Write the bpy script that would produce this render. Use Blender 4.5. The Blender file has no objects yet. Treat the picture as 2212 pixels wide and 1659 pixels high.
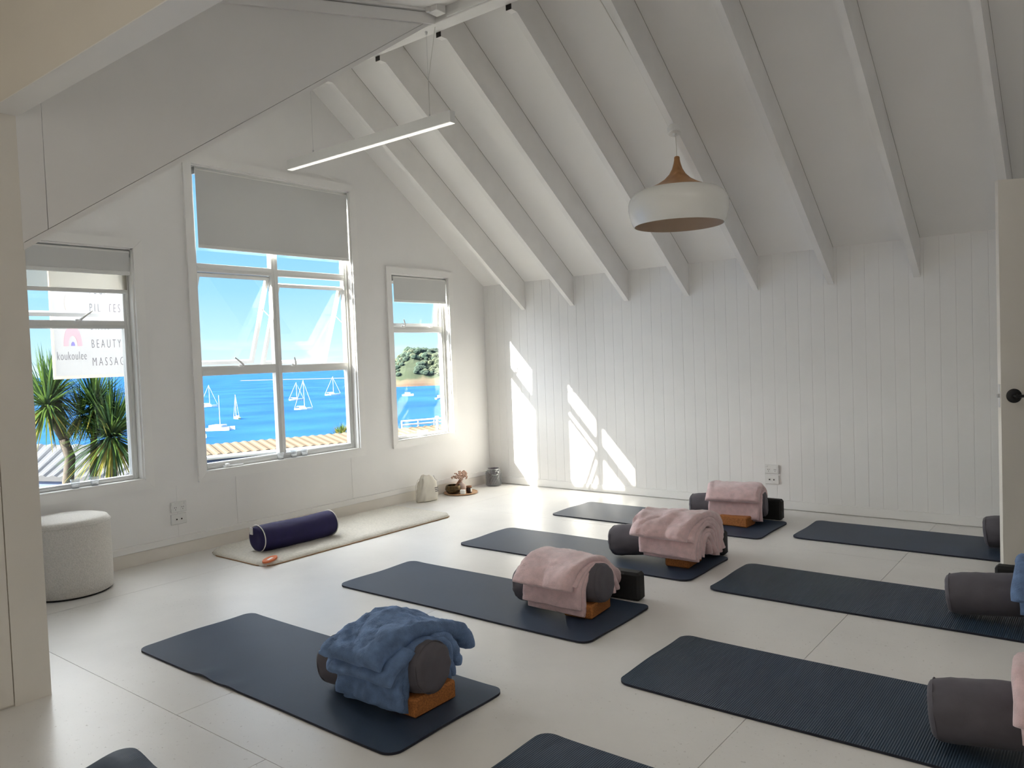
import bpy, math, random
import numpy as np
from mathutils import Vector, Matrix, noise
random.seed(7)
C = bpy.context.scene.collection
S = bpy.context.scene
PI = math.pi

# ------------------------------------------------------------------ camera
cam = bpy.data.cameras.new('camera')
cam.sensor_fit = 'HORIZONTAL'; cam.sensor_width = 36.0
cam.lens = 36.0 * 1676.411 / 2212.0
cam.clip_start = 0.05; cam.clip_end = 6000
camo = bpy.data.objects.new('camera', cam); C.objects.link(camo)
camo.matrix_world = Matrix(((0.78521028, 0.00688245, 0.61919096, 5.28788897),
                            (0.61808398, 0.0520755, -0.78438533, -6.2677917),
                            (-0.03764317, 0.99861943, 0.03663628, 1.33234641),
                            (0, 0, 0, 1)))
S.camera = camo

# ------------------------------------------------------------------ world, sun, lights, exposure
w = bpy.data.worlds.new('sky'); S.world = w; w.use_nodes = True
nt = w.node_tree; nt.nodes.clear()
def N(t, **k):
    n = nt.nodes.new(t)
    for a, b in k.items(): setattr(n, a, b)
    return n
tc = N('ShaderNodeTexCoord'); sx = N('ShaderNodeSeparateXYZ'); nt.links.new(tc.outputs['Generated'], sx.inputs[0])
rp = N('ShaderNodeValToRGB'); nt.links.new(sx.outputs['Z'], rp.inputs[0])
cr = rp.color_ramp
stops = [(0.0, (.66, .86, 1.0)), (.03, (.52, .80, 1.0)), (.09, (.33, .66, 1.0)), (.17, (.22, .55, .98)), (.40, (.13, .38, .85)), (1.0, (.08, .25, .68))]
cr.elements[0].position = 0; cr.elements[0].color = (*stops[0][1], 1)
cr.elements[1].position = 1; cr.elements[1].color = (*stops[-1][1], 1)
for p_, c_ in stops[1:-1]:
    e = cr.elements.new(p_); e.color = (*c_, 1)
# thin low cloud bank along the horizon
mp = N('ShaderNodeMapping'); mp.inputs['Scale'].default_value = (7, 7, 60); nt.links.new(tc.outputs['Generated'], mp.inputs[0])
nz = N('ShaderNodeTexNoise'); nz.inputs['Scale'].default_value = 1.6; nz.inputs['Detail'].default_value = 5; nt.links.new(mp.outputs[0], nz.inputs[0])
cr2 = N('ShaderNodeValToRGB'); cr2.color_ramp.elements[0].position = .52; cr2.color_ramp.elements[1].position = .72; nt.links.new(nz.outputs[0], cr2.inputs[0])
cr3 = N('ShaderNodeValToRGB'); nt.links.new(sx.outputs['Z'], cr3.inputs[0])
cr3.color_ramp.elements[0].position = .002; cr3.color_ramp.elements[0].color = (.7, .7, .7, 1)
cr3.color_ramp.elements[1].position = .035; cr3.color_ramp.elements[1].color = (0, 0, 0, 1)
mm = N('ShaderNodeMath', operation='MULTIPLY'); nt.links.new(cr2.outputs[0], mm.inputs[0]); nt.links.new(cr3.outputs[0], mm.inputs[1])
mx = N('ShaderNodeMixRGB'); nt.links.new(mm.outputs[0], mx.inputs[0]); nt.links.new(rp.outputs[0], mx.inputs[1]); mx.inputs[2].default_value = (.86, .92, 1, 1)
bg = N('ShaderNodeBackground'); nt.links.new(mx.outputs[0], bg.inputs[0]); bg.inputs[1].default_value = .78
ow = N('ShaderNodeOutputWorld'); nt.links.new(bg.outputs[0], ow.inputs[0])

sun = bpy.data.lights.new('sun', 'SUN'); sun.energy = 20; sun.angle = math.radians(.53); sun.color = (1, .93, .82)
suno = bpy.data.objects.new('sun', sun); C.objects.link(suno)
suno.rotation_euler = Vector((.577, 1, -.648)).to_track_quat('-Z', 'Y').to_euler()

def area(name, loc, aim, sx_, sy_, power, col):
    l = bpy.data.lights.new(name, 'AREA'); l.shape = 'RECTANGLE'; l.size = sx_; l.size_y = sy_; l.energy = power; l.color = col
    o = bpy.data.objects.new(name, l); C.objects.link(o); o.location = loc
    o.rotation_euler = (Vector(aim) - Vector(loc)).to_track_quat('-Z', 'Y').to_euler()
    return o
# unseen fill lamps added to brighten the room: one behind the camera, one overhead
area('rear_fill_light', (3.9, -8.45, 1.35), (3.6, 0, 1.35), 3.6, 2.0, 12, (1.0, .95, .86))
area('overhead_fill_light', (4.9, -3.3, 3.22), (4.9, -3.2, 0), 1.8, .9, 5.5, (1.0, .94, .85))
# second, very broad sun lamp added as soft fill from the window side
glow = bpy.data.lights.new('window_side_fill', 'SUN'); glow.energy = 14.5; glow.angle = math.radians(110); glow.color = (.985, .975, .955)
fill_suno = bpy.data.objects.new('window_side_fill', glow); C.objects.link(fill_suno)
fill_suno.rotation_euler = Vector((.80, .50, -.50)).to_track_quat('-Z', 'Y').to_euler()
S.view_settings.view_transform = 'Standard'; S.view_settings.look = 'None'
S.view_settings.gamma = 1; S.view_settings.use_curve_mapping = False
S.view_settings.exposure = 0.76
S.cycles.use_denoising = True
S.cycles.use_adaptive_sampling = True; S.cycles.adaptive_threshold = .05
S.cycles.max_bounces = 9; S.cycles.diffuse_bounces = 6; S.cycles.glossy_bounces = 3
S.cycles.transparent_max_bounces = 12; S.cycles.sample_clamp_indirect = 6
S.cycles.caustics_reflective = False; S.cycles.caustics_refractive = False

# ------------------------------------------------------------------ materials
def mat(name, col, rough=.6, var=0, vscale=8, bump=0, bscale=60, metal=0, sheen=0, spec=.5, stretch=None, detail=4):
    m = bpy.data.materials.new(name); m.use_nodes = True; t = m.node_tree; b = t.nodes['Principled BSDF']
    b.inputs['Roughness'].default_value = rough; b.inputs['Metallic'].default_value = metal
    b.inputs['Specular IOR Level'].default_value = spec
    if sheen: b.inputs['Sheen Weight'].default_value = sheen; b.inputs['Sheen Roughness'].default_value = .45; b.inputs['Sheen Tint'].default_value = (*[min(1, c * 1.6 + .1) for c in col], 1)
    b.inputs['Base Color'].default_value = (*col, 1)
    tcn = t.nodes.new('ShaderNodeTexCoord'); src = tcn.outputs['Object']
    if stretch:
        mpn = t.nodes.new('ShaderNodeMapping'); mpn.inputs['Scale'].default_value = stretch; t.links.new(src, mpn.inputs[0]); src = mpn.outputs[0]
    n = t.nodes.new('ShaderNodeTexNoise'); n.inputs['Scale'].default_value = vscale; n.inputs['Detail'].default_value = detail; t.links.new(src, n.inputs[0])
    r = t.nodes.new('ShaderNodeValToRGB'); t.links.new(n.outputs[0], r.inputs[0])
    v = var if var else .02
    r.color_ramp.elements[0].position = .3; r.color_ramp.elements[0].color = (*[c * (1 - v) for c in col], 1)
    r.color_ramp.elements[1].position = .7; r.color_ramp.elements[1].color = (*[min(1, c * (1 + v)) for c in col], 1)
    t.links.new(r.outputs[0], b.inputs['Base Color'])
    if bump:
        n2 = t.nodes.new('ShaderNodeTexNoise'); n2.inputs['Scale'].default_value = bscale; n2.inputs['Detail'].default_value = 3; t.links.new(src, n2.inputs[0])
        bp = t.nodes.new('ShaderNodeBump'); bp.inputs['Strength'].default_value = bump; bp.inputs['Distance'].default_value = .004
        t.links.new(n2.outputs[0], bp.inputs['Height']); t.links.new(bp.outputs[0], b.inputs['Normal'])
    return m
def srgb(r, g, b): return tuple(((c / 255 + .055) / 1.055) ** 2.4 if c > 10 else c / 255 / 12.92 for c in (r, g, b))
M = {}
M['wall'] = mat('wall_paint', (.865, .855, .842), .55, .015, 3, .08, 90)
M['board'] = mat('board_paint', (.865, .858, .845), .42, .015, 4, .05, 80)
M['ceil'] = mat('ceiling_paint', (.90, .885, .865), .55, .015, 2, .05, 60)
M['rafter'] = mat('rafter_paint', (.87, .855, .835), .5, .03, 5, .12, 40)
M['trim'] = mat('trim_gloss', (.88, .87, .85), .28, .01, 5)
M['hall'] = mat('hall_paint', (.80, .765, .70), .55, .02, 3, .08, 80)
M['plinth'] = mat('plinth_paint', (.82, .78, .72), .4, .03, 6)
M['alu'] = mat('aluminium_paint', (.78, .78, .76), .32, .01, 8, spec=.6)
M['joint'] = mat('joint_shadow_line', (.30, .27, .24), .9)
M['dark_gap'] = mat('dark_gap', (.02, .017, .015), .8)
M['blind'] = None
M['metal'] = mat('brushed_metal', (.6, .6, .6), .3, .02, 30, metal=1)
M['black_metal'] = mat('black_metal', (.015, .015, .016), .4)
M['black_foam'] = mat('black_foam', (.012, .012, .013), .75, .1, 60, .2, 300)
M['cork'] = mat('orange_cork', (.40, .145, .035), .75, .35, 160, .3, 240)
M['bolster'] = mat('grey_bolster_cotton', (.108, .100, .116), .85, .12, 12, .15, 500, sheen=.25)
M['pink'] = mat('pink_plush', (.80, .575, .585), .9, .10, 28, .8, 230, sheen=.6)
M['blue'] = mat('blue_plush', (.125, .205, .37), .9, .28, 22, .8, 230, sheen=.7)
M['navy'] = mat('purple_navy_velvet', (.010, .006, .062), .75, .1, 20, .1, 300, sheen=.12)
M['piping'] = mat('cream_piping', (.75, .73, .68), .6)
M['fleece'] = mat('cream_fleece', (.72, .68, .60), .95, .10, 60, 1.0, 260, sheen=.4)
M['tan'] = mat('tan_binding', (.36, .22, .12), .8)
M['orange'] = mat('orange_label', (.62, .15, .04), .7)
M['boucle'] = mat('cream_boucle', (.66, .63, .58), .95, .10, 130, 1.0, 170, sheen=.3)
M['canvas'] = mat('cream_canvas', (.72, .68, .60), .9, .05, 14, .3, 300)
M['ink'] = mat('grey_ink', (.16, .15, .15), .8)
M['wood_tray'] = mat('beech_tray', (.55, .33, .18), .5, .12, 6, .1, 40, stretch=(1, 8, 1))
M['wood'] = mat('lamp_timber', (.40, .20, .075), .45, .25, 10, .1, 40, stretch=(1, 1, .2))
M['lampw'] = mat('lamp_cream_enamel', (.88, .87, .82), .18, .01, 5, spec=.6)
M['lampin'] = mat('lamp_inside', (.66, .56, .46), .6, .02, 5)
M['plastic'] = mat('white_plastic', (.80, .80, .78), .35)
M['bronze'] = mat('dark_bronze', (.10, .065, .03), .32, .6, 40, .2, 80, metal=.8)
M['stick'] = mat('striker_wood', (.25, .10, .04), .5, .2, 20)
M['ceramic'] = mat('blush_ceramic', (.62, .50, .46), .6, .05, 30)
M['flower'] = mat('dried_flowers', (.62, .44, .35), .9, .5, 90)
M['amber'] = mat('amber_jar', (.035, .012, .006), .12)
M['white_wax'] = mat('white_wax', (.82, .80, .76), .5)
M['pebble'] = mat('pebble_brown', (.10, .05, .03), .5)
M['cord'] = mat('white_cord', (.66, .64, .60), .6)
M['hull'] = mat('boat_hull_white', (.82, .82, .80), .3)
M['hull_y'] = mat('boat_hull_yellow', (.85, .68, .28), .4)
M['canopy'] = mat('boat_canvas', (.16, .2, .3), .8)
M['trunk'] = mat('tree_bark', (.055, .045, .036), .9, .3, 12, .6, 40)
M['sea'] = mat('sea_water', (.017, .068, .185), .35, .22, .02, .3, .12, spec=0, stretch=(1, 1, 1))
M['ground'] = mat('hillside_dry_grass', (.085, .08, .06), .9, .4, .4)
M['beige_roof'] = mat('beige_roof_metal', (.115, .085, .055), .7, .04, .8, spec=.05)
M['white_roof'] = mat('white_roof_metal', (.070, .072, .078), .7, .05, .8, spec=.05)
M['blocker_wall'] = mat('blocker_paint', (.62, .62, .60), .6, .03, 2)
M['blue_wall'] = mat('dark_blue_wall', (.06, .09, .18), .7, .12, 2)  # one even dark blue for both house walls
M['vent'] = mat('vent_pipe_white', (.78, .78, .78), .5)
M['sign_frame'] = mat('sign_frame', (.70, .58, .50), .6)
M['sink'] = mat('sign_lettering', (.16, .15, .17), .8)
M['s_sand'] = mat('sign_sand', (.72, .58, .50), .8)
M['s_pink'] = mat('sign_pink', (.80, .42, .46), .8)
M['s_violet'] = mat('sign_violet', (.25, .22, .55), .8)
M['sand'] = mat('sand_spit', (.10, .075, .06), .9, .2, .05)

def glassmat(name, tint, refl_rough=.0, frost=0, strength=1.0):
    m = bpy.data.materials.new(name); m.use_nodes = True; t = m.node_tree; t.nodes.clear()
    o = t.nodes.new('ShaderNodeOutputMaterial'); tr = t.nodes.new('ShaderNodeBsdfTransparent'); tr.inputs[0].default_value = (*tint, 1)
    gl = t.nodes.new('ShaderNodeBsdfGlossy'); gl.inputs['Roughness'].default_value = refl_rough; gl.inputs['Color'].default_value = (.9, .95, .95, 1)
    lw = t.nodes.new('ShaderNodeLayerWeight'); lw.inputs[0].default_value = .5
    pw = t.nodes.new('ShaderNodeMath'); pw.operation = 'POWER'; pw.inputs[1].default_value = 5; t.links.new(lw.outputs['Facing'], pw.inputs[0])
    fr = t.nodes.new('ShaderNodeMath'); fr.operation = 'MULTIPLY_ADD'; fr.inputs[1].default_value = .96; fr.inputs[2].default_value = .04; t.links.new(pw.outputs[0], fr.inputs[0])
    mu = t.nodes.new('ShaderNodeMath'); mu.operation = 'MULTIPLY'; mu.inputs[1].default_value = strength; t.links.new(fr.outputs[0], mu.inputs[0])
    mi = t.nodes.new('ShaderNodeMixShader'); t.links.new(mu.outputs[0], mi.inputs[0]); t.links.new(tr.outputs[0], mi.inputs[1]); t.links.new(gl.outputs[0], mi.inputs[2])
    last = mi
    if frost:
        df = t.nodes.new('ShaderNodeBsdfDiffuse'); df.inputs[0].default_value = (.8, .8, .8, 1)
        m2 = t.nodes.new('ShaderNodeMixShader'); m2.inputs[0].default_value = frost; t.links.new(mi.outputs[0], m2.inputs[1]); t.links.new(df.outputs[0], m2.inputs[2]); last = m2
    t.links.new(last.outputs[0], o.inputs[0]); return m
mlit = mat('lit_diffuser', (.8, .8, .78), .4); mlit.node_tree.nodes['Principled BSDF'].inputs['Emission Color'].default_value = (1, .97, .9, 1); mlit.node_tree.nodes['Principled BSDF'].inputs['Emission Strength'].default_value = .45
M['lit'] = mlit
M['glass'] = glassmat('window_glass', (.97, .985, .98), 0, .0, .7)
M['cup_glass'] = glassmat('tealight_glass', (.97, .98, .99), .02, .22, 1.2)
M['lantern_glass'] = glassmat('smoky_lantern_glass', (.26, .22, .28), .12, .10, 2.5)
M['green_glass'] = M['glass']
def sheer():
    m = bpy.data.materials.new('sheer_blind_fabric'); m.use_nodes = True; t = m.node_tree; t.nodes.clear()
    o = t.nodes.new('ShaderNodeOutputMaterial'); d = t.nodes.new('ShaderNodeBsdfDiffuse'); d.inputs[0].default_value = (.75, .72, .66, 1)
    tl = t.nodes.new('ShaderNodeBsdfTranslucent'); tl.inputs[0].default_value = (.8, .77, .7, 1); tp = t.nodes.new('ShaderNodeBsdfTransparent'); tp.inputs[0].default_value = (.75, .73, .68, 1)
    a = t.nodes.new('ShaderNodeMixShader'); a.inputs[0].default_value = .5; t.links.new(d.outputs[0], a.inputs[1]); t.links.new(tl.outputs[0], a.inputs[2])
    b = t.nodes.new('ShaderNodeMixShader'); b.inputs[0].default_value = .55; t.links.new(a.outputs[0], b.inputs[1]); t.links.new(tp.outputs[0], b.inputs[2])
    t.links.new(b.outputs[0], o.inputs[0]); return m
M['sheer'] = sheer()
def transl(name, col, f):
    m = bpy.data.materials.new(name); m.use_nodes = True; t = m.node_tree; t.nodes.clear()
    o = t.nodes.new('ShaderNodeOutputMaterial'); d = t.nodes.new('ShaderNodeBsdfDiffuse'); d.inputs[0].default_value = (*col, 1)
    tl = t.nodes.new('ShaderNodeBsdfTranslucent'); tl.inputs[0].default_value = (*col, 1)
    a = t.nodes.new('ShaderNodeMixShader'); a.inputs[0].default_value = f; t.links.new(d.outputs[0], a.inputs[1]); t.links.new(tl.outputs[0], a.inputs[2])
    t.links.new(a.outputs[0], o.inputs[0]); return m
M['blind'] = transl('blind_fabric', (.68, .68, .67), .06)
M['sign_panel'] = transl('sign_panel_white', (.60, .59, .58), .12)
M['leaf_a'] = transl('leaf_green', (.075, .13, .03), .35)
M['leaf_b'] = transl('leaf_dark', (.03, .065, .028), .3)
M['leaf_c'] = transl('leaf_yellow', (.22, .20, .045), .35)

def mat_floor():
    m = mat('painted_floor', (.765, .748, .722), .34, .045, 2.2, .22, 26); t = m.node_tree; b = t.nodes['Principled BSDF']
    tcn = t.nodes.new('ShaderNodeTexCoord'); mpn = t.nodes.new('ShaderNodeMapping'); mpn.inputs['Scale'].default_value = (1, 1, 1)
    t.links.new(tcn.outputs['Object'], mpn.inputs[0])
    # scuffs and chips in the paint
    n = t.nodes.new('ShaderNodeTexNoise'); n.inputs['Scale'].default_value = 55; n.inputs['Detail'].default_value = 8; n.inputs['Roughness'].default_value = .7; t.links.new(mpn.outputs[0], n.inputs[0])
    n3 = t.nodes.new('ShaderNodeTexNoise'); n3.inputs['Scale'].default_value = 1.3; n3.inputs['Detail'].default_value = 2; t.links.new(mpn.outputs[0], n3.inputs[0])
    r3 = t.nodes.new('ShaderNodeValToRGB'); r3.color_ramp.elements[0].position = .42; r3.color_ramp.elements[1].position = .62; t.links.new(n3.outputs[0], r3.inputs[0])
    r = t.nodes.new('ShaderNodeValToRGB'); r.color_ramp.elements[0].position = .615; r.color_ramp.elements[1].position = .66; t.links.new(n.outputs[0], r.inputs[0])
    mu = t.nodes.new('ShaderNodeMath'); mu.operation = 'MULTIPLY'; t.links.new(r.outputs[0], mu.inputs[0]); t.links.new(r3.outputs[0], mu.inputs[1])
    mu2 = t.nodes.new('ShaderNodeMath'); mu2.operation = 'MULTIPLY'; mu2.inputs[1].default_value = .75; t.links.new(mu.outputs[0], mu2.inputs[0])
    mi = t.nodes.new('ShaderNodeMixRGB'); t.links.new(mu2.outputs[0], mi.inputs[0])
    src = b.inputs['Base Color'].links[0].from_socket; t.links.new(src, mi.inputs[1]); mi.inputs[2].default_value = (.33, .30, .26, 1); t.links.new(mi.outputs[0], b.inputs['Base Color'])
    rr = t.nodes.new('ShaderNodeMapRange'); rr.inputs['To Min'].default_value = .30; rr.inputs['To Max'].default_value = .40; t.links.new(n3.outputs[0], rr.inputs[0]); t.links.new(rr.outputs[0], b.inputs['Roughness'])
    return m
M['floor'] = mat_floor()
def mat_mat(name, col, ribs):
    m = mat(name, col, .50, .10, 2.5, 0, spec=.45); t = m.node_tree; b = t.nodes['Principled BSDF']
    tcn = t.nodes.new('ShaderNodeTexCoord'); wv = t.nodes.new('ShaderNodeTexWave'); wv.wave_type = 'BANDS'; wv.bands_direction = 'X'
    wv.inputs['Scale'].default_value = .314 / ribs
    t.links.new(tcn.outputs['Object'], wv.inputs[0])
    bp = t.nodes.new('ShaderNodeBump'); bp.inputs['Strength'].default_value = .8; bp.inputs['Distance'].default_value = .0025 if ribs > .005 else .0012
    t.links.new(wv.outputs['Fac'], bp.inputs['Height']); t.links.new(bp.outputs[0], b.inputs['Normal'])
    return m
M['mat'] = mat_mat('slate_blue_yoga_mat', (.026, .048, .090), .0045)
M['mat_rib'] = mat_mat('ribbed_slate_yoga_mat', (.024, .048, .080), .008)
M['mat_edge'] = mat('mat_edge_navy', (.006, .008, .022), .6)

# ------------------------------------------------------------------ mesh helpers (vertices in world metres; build() re-bases them on the parent)
ORG = {}
class MB:
    def __init__(s): s.v = []; s.f = []; s.m = []; s.cur = 0
    def add(s, vs, fs):
        o = len(s.v); s.v += [tuple(v) for v in vs]; s.f += [tuple(i + o for i in f) for f in fs]; s.m += [s.cur] * len(fs); return s
    def box(s, x0, x1, y0, y1, z0, z1, yaw=0, piv=None, bev=0):
        if x0 > x1: x0, x1 = x1, x0
        if y0 > y1: y0, y1 = y1, y0
        if z0 > z1: z0, z1 = z1, z0
        if bev:
            b = min(bev, (x1 - x0) * .45, (y1 - y0) * .45, (z1 - z0) * .45); vs = []
            pts = [(x, y, z) for x in (0, 1) for y in (0, 1) for z in (0, 1)]
            L = [(x0, x1), (y0, y1), (z0, z1)]; idx = {}
            for c in pts:
                for ax in range(3):
                    p = [L[k][c[k]] + (0 if k == ax else (b if c[k] == 0 else -b)) for k in range(3)]
                    idx[(c, ax)] = len(vs); vs.append(p)
            fs = []
            for ax in range(3):
                a, b2 = [k for k in range(3) if k != ax]
                for sgn in (0, 1):
                    q = []
                    for (i, j) in ((0, 0), (1, 0), (1, 1), (0, 1)):
                        c = [0, 0, 0]; c[ax] = sgn; c[a] = i; c[b2] = j; q.append(idx[(tuple(c), ax)])
                    if (sgn == 0) ^ (ax == 1): q = q[::-1]
                    fs.append(q)
            for ax in range(3):      # edges along ax
                a, b2 = [k for k in range(3) if k != ax]
                for i in (0, 1):
                    for j in (0, 1):
                        c0 = [0, 0, 0]; c0[a] = i; c0[b2] = j; c1 = list(c0); c1[ax] = 1
                        fs.append([idx[(tuple(c0), a)], idx[(tuple(c1), a)], idx[(tuple(c1), b2)], idx[(tuple(c0), b2)]])
            for c in pts: fs.append([idx[(c, 0)], idx[(c, 1)], idx[(c, 2)]])
        else:
            vs = [(x, y, z) for x in (x0, x1) for y in (y0, y1) for z in (z0, z1)]
            fs = [(0, 1, 3, 2), (4, 6, 7, 5), (0, 4, 5, 1), (2, 3, 7, 6), (0, 2, 6, 4), (1, 5, 7, 3)]
        if yaw:
            if piv is None: piv = ((x0 + x1) / 2, (y0 + y1) / 2)
            c, sn = math.cos(yaw), math.sin(yaw)
            vs = [(piv[0] + (x - piv[0]) * c - (y - piv[1]) * sn, piv[1] + (x - piv[0]) * sn + (y - piv[1]) * c, z) for x, y, z in vs]
        return s.add(vs, fs)
    def prism(s, poly, axis, a0, a1):
        # poly: list of 2-tuples in the two other axes (in x,y,z order), extruded along axis
        n = len(poly)
        def P(q, a):
            l = list(q); l.insert(axis, a); return tuple(l)
        vs = [P(q, a0) for q in poly] + [P(q, a1) for q in poly]
        fs = [tuple(range(n)), tuple(range(2 * n - 1, n - 1, -1))] + [(i, i + n, (i + 1) % n + n, (i + 1) % n) for i in range(n)]
        return s.add(vs, fs)
    def tube(s, pts, r, n=8, caps=True):
        pts = [Vector(p) for p in pts]; k = len(pts); rs = r if isinstance(r, (list, tuple)) else [r] * k
        vs = []; fs = []; ref = None
        for i, p in enumerate(pts):
            t = (pts[min(i + 1, k - 1)] - pts[max(i - 1, 0)]).normalized()
            if ref is None: ref = t.orthogonal().normalized()
            a = (ref - t * ref.dot(t)); a = a.normalized() if a.length > 1e-6 else t.orthogonal().normalized(); ref = a; b = t.cross(a)
            for j in range(n):
                th = 2 * PI * j / n; vs.append(p + (a * math.cos(th) + b * math.sin(th)) * rs[i])
        for i in range(k - 1):
            for j in range(n): fs.append((i * n + j, i * n + (j + 1) % n, (i + 1) * n + (j + 1) % n, (i + 1) * n + j))
        if caps: fs.append(tuple(range(n))[::-1]); fs.append(tuple(range((k - 1) * n, k * n)))
        return s.add(vs, fs)
    def lathe(s, prof, c, n=32, axis=None, close=False):
        # prof: (radius, height) pairs about a vertical axis through c; axis: other direction
        vs = []; fs = []; c = Vector(c); az = Vector(axis).normalized() if axis else Vector((0, 0, 1))
        q = az.to_track_quat('Z', 'Y')
        for r, h in prof:
            for j in range(n):
                th = 2 * PI * j / n; vs.append(c + q @ Vector((r * math.cos(th), r * math.sin(th), h)))
        k = len(prof)
        for i in range(k - 1):
            for j in range(n): fs.append((i * n + j, i * n + (j + 1) % n, (i + 1) * n + (j + 1) % n, (i + 1) * n + j))
        if prof[0][0] > 1e-5: fs.append(tuple(range(n))[::-1])
        if prof[-1][0] > 1e-5: fs.append(tuple(range((k - 1) * n, k * n)))
        return s.add(vs, fs)
    def build(s, name, m, parent=None, smooth=False, origin=None, ang=None):
        me = bpy.data.meshes.new(name)
        if parent is not None: org = ORG[parent]
        elif origin is not None: org = Vector(origin)
        else:
            a = np.array(s.v); org = Vector((float(a[:, 0].mean()), float(a[:, 1].mean()), float(a[:, 2].min())))
        me.from_pydata([(v[0] - org[0], v[1] - org[1], v[2] - org[2]) for v in s.v], [], s.f)
        ms = m if isinstance(m, (list, tuple)) else [m]
        for k in ms: me.materials.append(k)
        if len(ms) > 1: me.polygons.foreach_set('material_index', s.m)
        me.validate(); me.update()
        import bmesh
        bm = bmesh.new(); bm.from_mesh(me); bmesh.ops.remove_doubles(bm, verts=bm.verts, dist=1e-6); bmesh.ops.recalc_face_normals(bm, faces=bm.faces); bm.to_mesh(me); bm.free()
        if smooth:
            me.polygons.foreach_set('use_smooth', [True] * len(me.polygons))
            if ang: me.set_sharp_from_angle(angle=math.radians(ang))
        o = bpy.data.objects.new(name, me); C.objects.link(o); ORG[o] = org
        if parent is not None: o.parent = parent
        else: o.location = org
        return o
def tag(o, label=None, cat=None, group=None, kind=None):
    if label: o['label'] = label
    if cat: o['category'] = cat
    if group: o['group'] = group
    if kind: o['kind'] = kind
    return o
def thing(name, loc, label, cat, group=None):
    o = bpy.data.objects.new(name, None); C.objects.link(o); o.location = loc; o.empty_display_size = .1; ORG[o] = Vector(loc)
    return tag(o, label, cat, group)
def struct(name, loc=None, mb=None, m=None, label=None):
    if mb is not None: o = mb.build(name, m, origin=loc)
    else:
        o = bpy.data.objects.new(name, None); C.objects.link(o); o.location = loc or (0, 0, 0); ORG[o] = Vector(loc or (0, 0, 0))
    o['kind'] = 'structure'
    if label: o['label'] = label
    return o
def box(*a, **k): return MB().box(*a, **k)

# ------------------------------------------------------------------ room shell
SL = .728                       # pitch of the room roof
def zr(y): return 2.07 - SL * y
XP = 1.787                      # plane of the inner partition and the gable panel
# floor: painted sheets with fine open joints on a sub-floor
fl = struct('floor', (0, 0, 0), MB().box(-.12, 6.6, -8.7, .12, -.12, -.012), M['dark_gap'])
xs = [-.0, .615, 2.415, 4.215, 6.015, 6.5]; xs2 = [0, 1.2, 3.0, 4.8, 6.5]; ys = [-8.6, -8.39, -4.79, -1.19, 0]
for j in range(len(ys) - 1):
    xr = xs2 if ys[j + 1] <= -4.78 else xs
    for i in range(len(xr) - 1):
        g = .0012
        box(xr[i] + g, xr[i + 1] - g, ys[j] + g, ys[j + 1] - g, -.0118, 0).build('floor_sheet', M['floor'], fl)
# shiplap wall
wb = struct('wall_back', (0, 0, 0), MB().box(-.12, 5.6, .02, .14, -.1, 2.4), M['board'])
xb = [0.0] + [.06 + .1 * k for k in range(54)] + [5.42]
for a, b in zip(xb[:-1], xb[1:]):
    if b - a < .02: continue
    c = .0016
    z0, z1 = .0, 2.2
    poly = [(a + .0001, .02), (a + .0001, c), (a + c, 0), (b - c, 0), (b - .0001, c), (b - .0001, .02)]
    MB().prism([(p, q) for p, q in poly], 2, z0, z1).build('board', M['board'], wb)
# gable wall with three openings
WN = [(-4.447, -3.681, .573, 2.156), (-3.2295, -1.765, .561, 2.8068), (-1.315, -.549, .578, 2.1285)]
def ztop(y): return (zr(y) if y > -2.445 else 3.503 + .674 * (y + 2.518)) + .08
m = MB(); X0 = -.12
cols = [-5.1, -4.447, -3.681, -3.2295, -2.445, -1.765, -1.315, -.549, .12]
for a, b in zip(cols[:-1], cols[1:]):
    wz = None
    for (ya, yb, za, zb) in WN:
        if a >= ya - 1e-6 and b <= yb + 1e-6: wz = (za, zb)
    lo = -.1
    if wz:
        m.box(X0, 0, a, b, -.1, wz[0]); lo = wz[1]
    m.prism([(a, lo), (b, lo), (b, ztop(b - 1e-4 if b <= -2.445 + 1e-6 else b)), (a, ztop(a + 1e-4))], 0, X0, 0)
wl = struct('wall_left', (0, 0, 0), m, M['wall'])
for y_ in (-1.86, -2.98, -3.45):   # cover battens under the middle window, thin
    box(0, .0022, y_ - .009, y_ + .009, .14, .50).build('batten', M['wall'], wl)
# baseboards
bl = struct('baseboard_left', (0, 0, 0), box(0, .012, -4.99, 0, 0, .090), M['plinth'])
for a, b in ((-4.99, -2.32), (-2.318, -.0)):
    box(0, .020, a, b, .092, .137, bev=.002).build('trim_strip', M['trim'], bl)
bb = struct('baseboard_back', (0, 0, 0), box(.012, 5.42, -.012, -.0001, .006, .075, bev=.002), M['board'])
# ceiling over the room
ce = struct('ceiling', (0, 0, 0), MB().prism([(.12, zr(.12)), (-2.42, zr(-2.42)), (-2.42, zr(-2.42) + .15), (.12, zr(.12) + .15)], 0, -.14, 6.6), M['ceil'])
MB().prism([(-2.44, 3.575), (-5.15, 2.06), (-5.15, 2.2), (-2.44, 3.8)], 0, -.14, XP - .03).build('ceiling_slope', M['ceil'], ce) if False else None
MB().prism([(-2.50, 3.535), (-5.15, 1.749), (-5.15, 1.9), (-2.50, 3.70)], 0, -.14, XP - .045).build('low_slope', M['ceil'], ce)
# raised roof on the camera's side
MB().prism([(-2.45, 3.60), (-5.2, 2.945), (-5.2, 3.1), (-2.45, 3.76)], 0, XP - .10, 6.6).build('raised_slope', M['ceil'], ce)
MB().prism([(-2.30, 3.82), (-2.62, 3.62), (-2.62, 3.95), (-2.30, 3.95)], 0, -.14, 6.6).build('ridge_cover', M['ceil'], ce)
box(XP - .1, 6.6, -8.7, -5.05, 2.95, 3.1).build('hall_ceiling', M['hall'], ce)
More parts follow.
